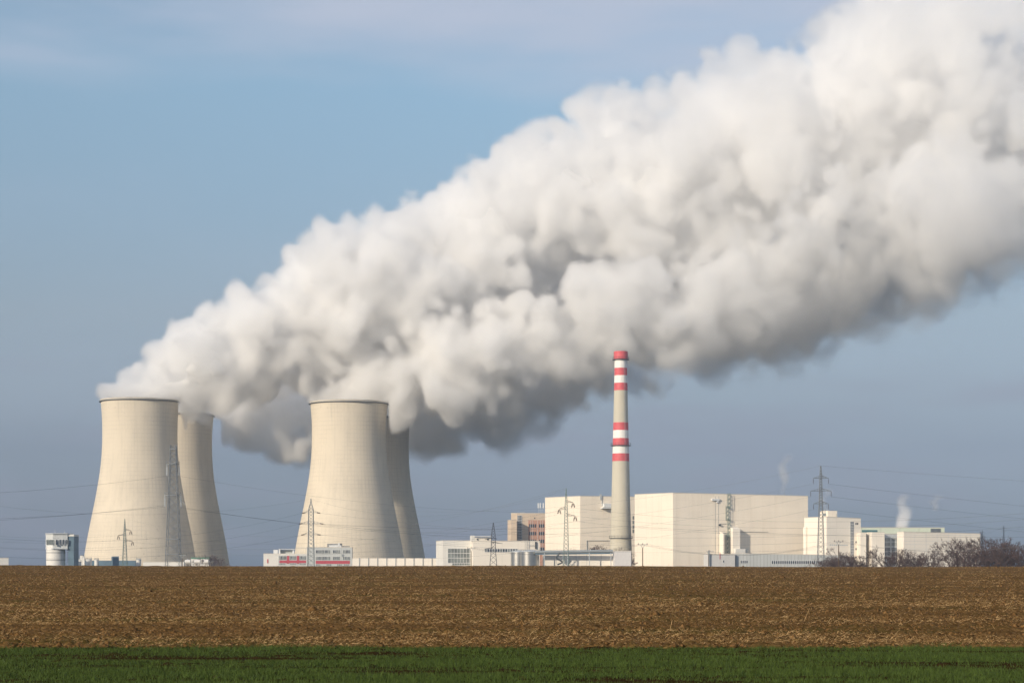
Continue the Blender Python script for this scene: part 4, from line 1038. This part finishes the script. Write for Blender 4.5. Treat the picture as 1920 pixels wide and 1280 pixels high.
def vinsul(root, px, py, D, hpx, spread):
    for s in (-1, 1):
        m = MB(); a = W(px + s * .5, py, D); b = W(px + s * spread, py + hpx, D); m.bar(a, a.lerp(b, .2), .06, n=4)
        for k in range(7):
            m.bar(a.lerp(b, .2 + k * .1), a.lerp(b, .26 + k * .1), .26, n=6)
        m.bar(a.lerp(b, .2), b, .09, n=5); put(m, 'insulator', m_ins, root)
ANCH = {}
m_mast = mat('grey_mast_steel', (.24, .26, .28), rough=.5, metal=.2, var=.12, scale=2)
m_pylon = mat('weathered_pylon_steel', (.19, .205, .215), rough=.6, var=.12, scale=2)
# slim green pylons with three staggered arms
for px, D, sc_, lb in ((234, 1060, 1.0, 'slim green pylon in front of the leftmost cooling tower'), (1061.5, 760, 1.72, 'slim green pylon in front of the smaller cream hall')):
    if px < 300: ys = [(972, .15), (988, 1.2), (1003, 1.9), (1017, 2.4), (1056, 4.2)]; arms = [(245, 993.5, 990, 997.5), (222, 1003, 1000, 1007.5), (248.5, 1014, 1010, 1018.5)]; ins = (8, 2.2)
    else: ys = [(915, .15), (930, 1.2), (948, 2.2), (968, 2.9), (1056, 5.0)]; arms = [(1074.5, 941.5, 937, 0), (1048.5, 953.5, 949, 0), (1078.5, 966.5, 962, 0)]; ins = (9.5, 3.0)
    root, x = pylon(px, D, ys, lb, m_pgreen, r=.075)
    for tx, yl, yh, _ in arms:
        arm(root, px, D, tx, yl, yh, .5, m_dark); vinsul(root, tx, yl + .4, D, *ins); ANCH[(px, tx)] = (tx, yl + ins[0] + .6, D)
# tall grey lattice mast in front of the towers
D = 850; root, x = pylon(325, D, [(834, 5.0), (868, 6.0), (928, 8.2), (985, 10.5), (1056, 13)], 'very tall pale lattice mast with short arms before the leftmost towers', m_mast, name='lattice_mast', r=.095, ratio=.8)
m = MB()
for py in (842, 868, 928, 1010, 1038):
    h = float(np.interp(py, [834, 868, 928, 985, 1056], [5, 6, 8.2, 10.5, 13])) / F_PX * D; z = wz(py, D)
    for a, b in (((-h, -h), (h, -h)), ((h, -h), (h, h)), ((h, h), (-h, h)), ((-h, h), (-h, -h))): m.bar((x + a[0], D + a[1], z), (x + b[0], D + b[1], z), .2)
put(m, 'ring_beam', m_mast, root)
for (tl, tr, y) in ((313, 336, 870), (309, 339, 928)):
    for t in (tl, tr):
        m = MB(); m.bar((x, D - 1.5, wz(y, D)), W(t, y, D), .14); m.bar((x, D + 1.5, wz(y, D)), W(t, y, D), .14); m.bar((x, D, wz(y - 7, D)), W(t, y - 4, D), .12); m.bar(W(t, y - 6, D), W(t, y, D), .12); put(m, 'crossarm', m_mast, root)
        for e in (-1.2, 1.2):
            m = MB(); m.bar(W(t + e * .4, y, D), W(t + e, y + 22, D), .09, n=5); 
            for k in range(8): m.bar(W(t + e * .6, y + 6 + k * 1.8, D), W(t + e * .6, y + 7 + k * 1.8, D), .2, n=6)
            put(m, 'insulator', m_steel_w, root)
        ANCH[(325, t, y)] = (t, y + 22, D)
m = MB(); m.bar(W(333, 930, D), W(349, 948, D), .1); m.bar(W(336, 928, D), W(343, 941, D), .08); put(m, 'stay', m_steel, root)
# three-arm pylon before the office block
D = 900; root, x = pylon(583, D, [(934, .2), (945, 1.6), (954, 4.4), (1000, 4.8), (1056, 6.0)], 'grey three armed pylon in front of the red and white office block', m_steel, r=.085, ratio=.7)
for tl, tr, y in ((569, 598, 960.5), (563, 604, 981), (567, 599, 1001.5)):
    for t in (tl, tr):
        arm(root, 583, D, t, y, y - 6, 1.0, m_steel, r=.07); s = 1 if t > 583 else -1
        m = MB(); m.bar(W(t - s * 4, y + .2, D), W(t + s * 2.5, y + .8, D), .22, n=6); put(m, 'insulator', m_ins, root); ANCH[(583, t)] = (t + s * 2.5, y + .8, D)
# dark pylon before the white hall
D = 980; root, x = pylon(925, D, [(979, .3), (985, 1.0), (1000, 3.4), (1008, 3.8), (1030, 4.0), (1056, 6.2)], 'dark pylon with drooping arms in front of the white window strip hall', mat('dark_pylon_steel', (.075, .08, .095), rough=.6), r=.11, ratio=.75)
for t, y in ((909, 1010.5), (932, 1010), (942, 1018.5), (921, 1018), (908, 1028.5)):
    m = MB(); m.bar((x, D - .6, wz(y - 3, D)), W(t, y, D), .13, n=4); m.bar((x, D + .6, wz(y - 2, D)), W(t, y, D), .13, n=4); put(m, 'crossarm', m_dark, root)
# tall pylon on the right
D = 880; root, x = pylon(1539, D, [(873, .6), (891, 1.8), (912, 2.2), (945, 3.0), (970, 4.0), (1056, 6.2)], 'tall grey pylon with three wide arms before the cream building', m_pylon, r=.075, ratio=.8)
for tl, tr, y in ((1525, 1553.5, 896), (1520, 1558.5, 920), (1525.5, 1553.5, 944)):
    for t in (tl, tr):
        arm(root, 1539, D, t, y, y - 5, 1.1, m_pylon, r=.08)
        m = MB(); m.bar(W(t, y, D), W(t, y + 11, D), .06, n=4); 
        for k in range(8): m.bar(W(t, y + 2 + k, D), W(t, y + 2.5 + k, D), .17, n=6)
        put(m, 'insulator', m_ins, root); ANCH[(1539, t)] = (t, y + 11, D)
m = MB(); m.box(x + .6, x + 2.2, D - 1.6, D - .6, wz(967, D), wz(962, D)); put(m, 'equipment_box', m_steel, root)
# faint far pylons on the right
for px, yt, lb in ((1882, 985, 'faint distant pylon above the bare trees, the taller of two'), (1842, 993, 'faint distant pylon above the bare trees, the shorter of two')):
    D = 1900; root, x = pylon(px, D, [(yt, .2), (yt + 20, .8), (1030, 1.6), (1056, 2.4)], lb, m_steel, r=.1, group='far pylons')
    for y in (yt + 4, yt + 10): m = MB(); m.bar(W(px - 5, y, D), W(px + 5, y, D), .18); put(m, 'crossarm', m_steel, root)
# wooden line poles with Y brackets
def wood_pole(px, D, ytop, hw, label):
    x = wx(px, D); g_ = hz(x, D); k = D / F_PX; root = empty('utility_pole', (x, D, g_), label, 'pole', 'wooden line poles')
    zt = wz(ytop + 8, D); m = MB(); m.bar((x, D, g_), (x, D, zt), .19, n=8, r2=.14); put(m, 'post', m_wood, root)
    za = wz(ytop + 2.5, D); m = MB(); m.bar((x - hw * k, D, za), (x + hw * k, D, za), .11); m.bar((x, D, zt - .2), (x - hw * k * .5, D, za), .09); m.bar((x, D, zt - .2), (x + hw * k * .5, D, za), .09)
    put(m, 'crossarm', m_steel, root)
    for s in (-1, 0, 1):
        m = MB(); m.bar((x + s * hw * k, D, za), (x + s * hw * k, D, za + .55), .11, n=8, r2=.07); put(m, 'insulator', m_ins, root)
wood_pole(342, 820, 1038, 7.5, 'utility pole with a flat bracket right of the tall lattice mast')
wood_pole(1205, 640, 1018, 8.3, 'utility pole standing in front of the largest cream hall')
wood_pole(1572.5, 660, 1012.5, 8.0, 'utility pole standing in front of the glazed strip building')
wood_pole(883.5, 840, 1025, 7.0, 'utility pole in front of the grey glazed front')
wood_pole(1328.5, 900, 1031, 3.0, 'utility pole at the end of the pale rendered annex')

# ------------------------------------------------------------------ overhead lines
def wire(a, b, sag, label, r=.045):
    A, B = W(*a), W(*b); n = 28; pts = []
    for i in range(n + 1):
        t = i / n; p = A.lerp(B, t); p.z -= sag * 4 * t * (1 - t); pts.append(p)
    m = MB()
    for p, q in zip(pts[:-1], pts[1:]): m.bar(p, q, r * .62, n=3, caps=False)
    o = put(m, 'power_line', m_wire); tag(o, label, 'power line', 'overhead power lines')
T_ = 'thin overhead line '
M1, M2, M3, M4 = (313, 892, 850), (336, 892, 850), (309, 950, 850), (339, 950, 850)
wire((-420, 930, 700), M1, 3.2, T_ + 'leading left from the upper arm of the tall lattice mast', .06)
wire((-420, 978, 700), M3, 2.2, T_ + 'leading left from the lower arm of the tall lattice mast', .07)
wire((-420, 984, 705), (311, 947, 851), 2.6, T_ + 'just below its twin left of the tall lattice mast', .07)
wire(M2, (1100, 960, 1100), 5, T_ + 'passing right from the upper arm of the lattice mast', .05)
wire(M4, (900, 1006, 980), 2.5, T_ + 'running from the lattice mast lower arm to the dark pylon', .07)
wire((339, 952, 851), (1140, 996, 1080), 5.5, T_ + 'sloping from the lattice mast across the striped chimney', .06)
wire((583, 935, 900), (1061, 918, 760), 9, T_ + 'between the tip of the three armed pylon and the slim green one', .04)
wire((-200, 915, 800), (583, 935, 900), 9, T_ + 'meeting the tip of the three armed pylon from the left', .04)
for t, lb in ((606.5, 'middle'),): pass
wire((601, 961.3, 900), (1540, 1003, 870), 5, T_ + 'from the top arm of the three armed pylon toward the right', .05)
wire((606, 981.8, 900), (1530, 1016, 870), 5, T_ + 'from the middle arm of the three armed pylon toward the right', .05)
wire((602, 1002.3, 900), (1530, 1030, 870), 4, T_ + 'from the bottom arm of the three armed pylon toward the right', .05)
wire((-300, 968, 700), (566, 961.3, 900), 11, T_ + 'reaching the top arm of the three armed pylon from the left', .045)
wire((-300, 990, 700), (560, 981.8, 900), 10, T_ + 'reaching the middle arm of the three armed pylon from the left', .045)
wire((-300, 1010, 700), (565, 1002.3, 900), 9, T_ + 'reaching the bottom arm of the three armed pylon from the left', .045)
wire((583, 981, 900), (1180, 986, 990), 2.0, T_ + 'darkest of those crossing the smaller cream hall', .08)
wire((1180, 986, 990), (2050, 1004, 1000), 2.6, T_ + 'darkest of those crossing the largest cream hall', .08)
wire((234, 972, 1060), (1061.5, 915, 760), 14, T_ + 'joining the tips of the two slim green pylons', .04)
for (tx, yl), (t2, y2), w_ in (((245, 1002, ), (1074.5, 951.5), 'upper right'), ((222, 1011.5), (1048.5, 963.5), 'left'), ((248.5, 1022.5), (1078.5, 976.5), 'lower right')):
    wire((tx, yl, 1060), (t2, y2, 760), 9, T_ + 'joining the %s arms of the two slim green pylons' % w_, .045)
    wire((t2, y2, 760), (2300, y2 - 30, 560), 7, T_ + 'leading right from the %s arm of the slim green pylon' % w_, .045)
    wire((-200, yl - 20, 1000), (tx, yl, 1060), 4, T_ + 'leading left from the %s arm of the far slim green pylon' % w_, .045)
for tl, tr, y, w_ in ((1525, 1553.5, 907, 'top'), (1520, 1558.5, 931, 'middle'), (1525.5, 1553.5, 955, 'bottom')):
    wire((tr, y, 880), (2500, y + 88, 1350), 2.5, T_ + 'leading right from the %s arm of the tall right hand pylon' % w_, .065)
    wire((790, y + 92, 1030), (tl, y, 880), 4.0, T_ + 'rising to the left %s arm of the tall right hand pylon' % w_, .05)
wire((1539, 873, 880), (2500, 930, 1350), 2, T_ + 'from the tip of the tall right hand pylon leading right', .05)
wire((700, 955, 1080), (1539, 873, 880), 8, T_ + 'rising to the tip of the tall right hand pylon', .045)
for dx, w_ in ((-8, 'left'), (0, 'middle'), (8, 'right')):
    wire((883.5 + dx * .8, 1026.2, 840), (1205 + dx, 1019.5, 640), 3.2, T_ + 'on the %s insulators between two wooden poles under the chimney' % w_, .035)
    wire((1205 + dx, 1019.5, 640), (1572.5 + dx, 1014, 660), 4.2, T_ + 'on the %s insulators between the two nearest wooden poles' % w_, .035)
    wire((1572.5 + dx, 1014, 660), (2050 + dx, 1000, 560), 4.2, T_ + 'leading right from the %s insulator of the last wooden pole' % w_, .035)
wire((1640, 1040, 1500), (1882, 989, 1900), 3, T_ + 'faint and far, left of the distant pylon', .08)
wire((1882, 989, 1900), (2100, 985, 1900), 3, T_ + 'faint and far, right of the distant pylon', .08)

# ------------------------------------------------------------------ bare trees and bushes
def tree_meshes(seed, H, spread, levels=6, trunk=.32, multi=1):
    rg = random.Random(seed); tr = MB(); cr_ = MB()
    def grow(p, d, ln, r, lv):
        n = 2 if lv < 3 else 1
        for i in range(n):
            d = (d + Vector((rg.gauss(0, .13), rg.gauss(0, .13), rg.gauss(.03, .08)))).normalized(); q = p + d * ln / n
            (tr if lv == 0 else cr_).bar(p, q, r, n=5 if lv < 2 else 3, r2=r * .82, caps=False); p = q; r *= .82
        if lv >= levels: return
        k = rg.choice((2, 3, 3)) if lv < levels - 1 else 4
        for i in range(k):
            a = rg.uniform(0, 2 * math.pi); u = d.orthogonal().normalized(); v = d.cross(u); tilt = rg.uniform(.3, .85) * spread
            nd = (d * math.cos(tilt) + (u * math.cos(a) + v * math.sin(a)) * math.sin(tilt) + Vector((0, 0, .10))).normalized()
            grow(p, nd, ln * rg.uniform(.62, .86), max(r * .66, .016), lv + 1)
    for k in range(multi):
        dd = Vector((rg.gauss(0, .18 if multi == 1 else .45), rg.gauss(0, .18 if multi == 1 else .45), 1)).normalized()
        grow(Vector((rg.gauss(0, .3 * (multi > 1)), rg.gauss(0, .3 * (multi > 1)), -.2)), dd, H * (.26 if multi == 1 else .2), trunk / (1 + .3 * (multi - 1)), 0)
    return tr, cr_
PROTO = []
for s, (H, sp, ml) in enumerate(((10, 1.0, 1), (10, .8, 1), (10, 1.15, 2), (10, 1.0, 4), (10, 1.2, 5))):
    tr, cr_ = tree_meshes(s + 5, H, sp, multi=ml, levels=6 if ml < 2 else 5)
    a = np.array(cr_.v); top = float(np.percentile(a[:, 2], 98.5))
    me_t = tr.build('trunk', m_bark); me_c = cr_.build('crown', m_twig)
    PROTO.append((me_t.data, me_c.data, top)); bpy.data.objects.remove(me_t); bpy.data.objects.remove(me_c)
def tree(px, D, ytop, kind, label, cat='tree', name='bare_tree', group='bare trees right of the plant', wscale=1.0):
    x = wx(px, D); g_ = hz(x, D); mt, mc, top = PROTO[kind]; s = (wz(ytop, D) - g_) / top
    root = empty(name, (x, D, g_), label, cat, group, rz=random.uniform(0, 6.28)); root.scale = (s * wscale, s * wscale, s)
    for nm, me in (('trunk', mt), ('crown', mc)):
        o = bpy.data.objects.new(nm, me); C.objects.link(o); o.parent = root
for px, D, yt, k, lb in (
    (1641, 700, 1033, 3, 'low bare thicket before the first glass bay'), (1654, 690, 1027, 0, 'dense bare tree between the two glass bays'),
    (1663, 700, 1030, 2, 'bare tree in front of the wide glass bay'), (1672, 705, 1034, 3, 'bare thicket at the left edge of the long hall'),
    (1697, 720, 1043, 3, 'sparse bare sapling before the corner of the long hall'), (1714, 700, 1035, 2, 'round bare tree alone before the long hall'),
    (1722, 705, 1037, 3, 'bare thicket right of the round bare tree'), (1744, 690, 1049, 4, 'lowest bare bush before the long hall'),
    (1762, 690, 1038, 2, 'bare tree at the left end of the dark grove'), (1773, 700, 1037, 3, 'bare thicket inside the left end of the dark grove'),
    (1783, 690, 1015, 0, 'slender pale bare tree rising before the long hall'), (1796, 700, 1021, 1, 'bare tree second of the tall ones before the long hall'),
    (1808, 690, 1022, 2, 'bushy bare tree before the right part of the long hall'), (1821, 700, 1012, 0, 'tall bare tree just before the end of the long hall'),
    (1830, 690, 1016, 1, 'dark bare tree at the end wall of the long hall'), (1843, 700, 1004, 0, 'tallest bare tree, beside the end of the long hall'),
    (1850, 690, 1018, 2, 'dark bushy bare tree next to the tallest one'), (1862, 700, 1026, 2, 'bare tree in the dip of the dark grove'),
    (1872, 690, 1028, 3, 'bare thicket between the two highest parts of the grove'), (1880, 700, 1014, 0, 'high round bare tree against the sky'),
    (1890, 690, 1016, 2, 'dark bare tree right of the high round one'), (1899, 700, 1024, 1, 'bare tree at the right end of the grove'),
    (1910, 720, 1019, 1, 'slim bare tree standing alone near the right edge'), (1921, 700, 1030, 3, 'bare bush at the right edge'),
    (1838, 720, 1034, 4, 'low bare bush under the tallest bare tree'), (1857, 720, 1036, 4, 'low dark bush filling the dip of the grove'), (1884, 720, 1034, 4, 'low dark bush under the high round tree'),
    (1816, 720, 1038, 4, 'low bush under the tall trees before the hall end')):
    tree(px, D, yt, k, lb)
for px, D, yt, k, lb in ((1836, 735, 1010, 2, 'dense dark tree directly behind the tallest bare tree'), (1853, 735, 1014, 1, 'dark tree behind the dip of the grove, left side'), (1868, 735, 1020, 2, 'broad dark tree behind the dip of the grove, right side'), (1876, 735, 1011, 2, 'broad dark tree behind the high round one'), (1893, 735, 1012, 1, 'tall dark tree behind the right part of the grove')):
    tree(px, D, yt, k, lb)
for px, D, yt, k, lb in ((1551, 700, 1046, 4, 'low bare bush at the foot of the tall pylon'), (1560, 690, 1045, 3, 'low bare bush left of the utility pole'), (1568, 700, 1050, 4, 'lowest bare bush beside the utility pole'),
    (1582, 690, 1044, 3, 'bare bush right of the utility pole'), (1590, 700, 1040, 2, 'bare bush below the glazed stair strip'), (1598, 690, 1043, 3, 'bare bush just right of the glazed stair strip'), (1608, 700, 1048, 4, 'low bush below the pair of small windows')):
    tree(px, D, yt, k, lb, 'bush', 'bare_bush', 'bare bushes before the cream building')
tree(1588, 980, 1028, 1, 'spindly young tree before the glazed stair strip', 'tree', 'young_tree', None)
for px, D, yt, lb in ((1112, 1080, 1027, 'brown bare shrub behind the pipe, left of three'), (1122, 1078, 1024, 'brown bare shrub behind the pipe, tallest of three'), (1135, 1080, 1027, 'brown bare shrub behind the pipe nearest the chimney')):
    tree(px, D, yt, 3, lb, 'bush', 'brown_shrub', 'brown shrubs behind the pipe')
for px, D, yt, k, lb in ((391, 1160, 1043, 3, 'wide bare bush at the foot of the rear left tower'), (404, 1170, 1041, 3, 'bare bush against the shaded side of the rear left tower')):
    tree(px, D, yt, k, lb, 'bush', 'bare_bush', 'bare bushes below the rear tower')

# ------------------------------------------------------------------ small steam wisps
def wisp(px, D, y0, y1, w0, w1, dens, label, seed, lean=0.0):
    h = 1.2; zb, zt = wz(y0, D), wz(y1, D); k = D / F_PX; W_ = w1 * k * 1.8 + 3; xc = wx(px, D)
    org = np.array([xc - W_ - 2, D - W_ - 2, zb]); shp = (int((2 * W_ + 4 + abs(lean) * k) / h) + 2, int((2 * W_ + 4) / h) + 2, int((zt - zb) / h) + 2)
    ax = [org[i] + np.arange(shp[i]) * h for i in range(3)]
    t = (ax[2] - zb) / (zt - zb); n1 = vnoise(shp, 7 / h, seed); n2 = vnoise(shp, 3 / h, seed + 1)
    wob = 2.2 * np.sin(t * 9 + seed) * t
    cx_ = xc + lean * k * t + wob
    rr = np.sqrt((ax[0][:, None, None] - cx_[None, None, :]) ** 2 + (ax[1][None, :, None] - D) ** 2)
    wd_ = (w0 + (w1 - w0) * np.clip(t * 1.3, 0, 1)) * k
    f = np.clip(1 - rr / wd_[None, None, :] + .55 * n1 + .3 * n2, 0, 1) * (np.clip(1 - t, 0, 1) ** .8)[None, None, :] * np.clip(1.9 - rr / wd_[None, None, :], 0, 1)
    f[0] = f[-1] = 0; f[:, 0] = f[:, -1] = 0; f[:, :, -1] = 0
    o = voxel_object('steam_wisp', (f * dens).astype(np.float32), tuple(org - np.array([xc, D, zb])), h, m_fog, None)
    o.location = (xc, D, zb); tag(o, label, 'steam', 'small wisps of steam')
wisp(1690, 1200, 989, 925, 9, 12, .5, 'white wisp of steam rising from the pale green roof', 61, 4)
wisp(1467, 1180, 925, 850, 7, 11, .30, 'faint straight wisp of steam above the largest cream hall', 62, 4)
wisp(1549, 1180, 965, 915, 5, 9, .35, 'small wisp of steam right beside the tall pylon', 63, -3)
wisp(1752, 1260, 955, 925, 6, 10, .2, 'faintest wisp of steam, detached above the long hall', 64, 3)

# ------------------------------------------------------------------ air
def haze():
    m = bpy.data.materials.new('air'); m.use_nodes = True; t = m.node_tree; t.nodes.clear()
    o = t.nodes.new('ShaderNodeOutputMaterial'); v = t.nodes.new('ShaderNodeVolumePrincipled')
    v.inputs['Color'].default_value = (.62, .78, 1.0, 1); v.inputs['Density'].default_value = 0.9e-4; v.inputs['Anisotropy'].default_value = .0
    t.links.new(v.outputs[0], o.inputs['Volume'])
    b = MB().box(-4300, 4300, -450, 5200, -16, 560).build('haze', m)
    tag(b, kind='stuff')
haze()
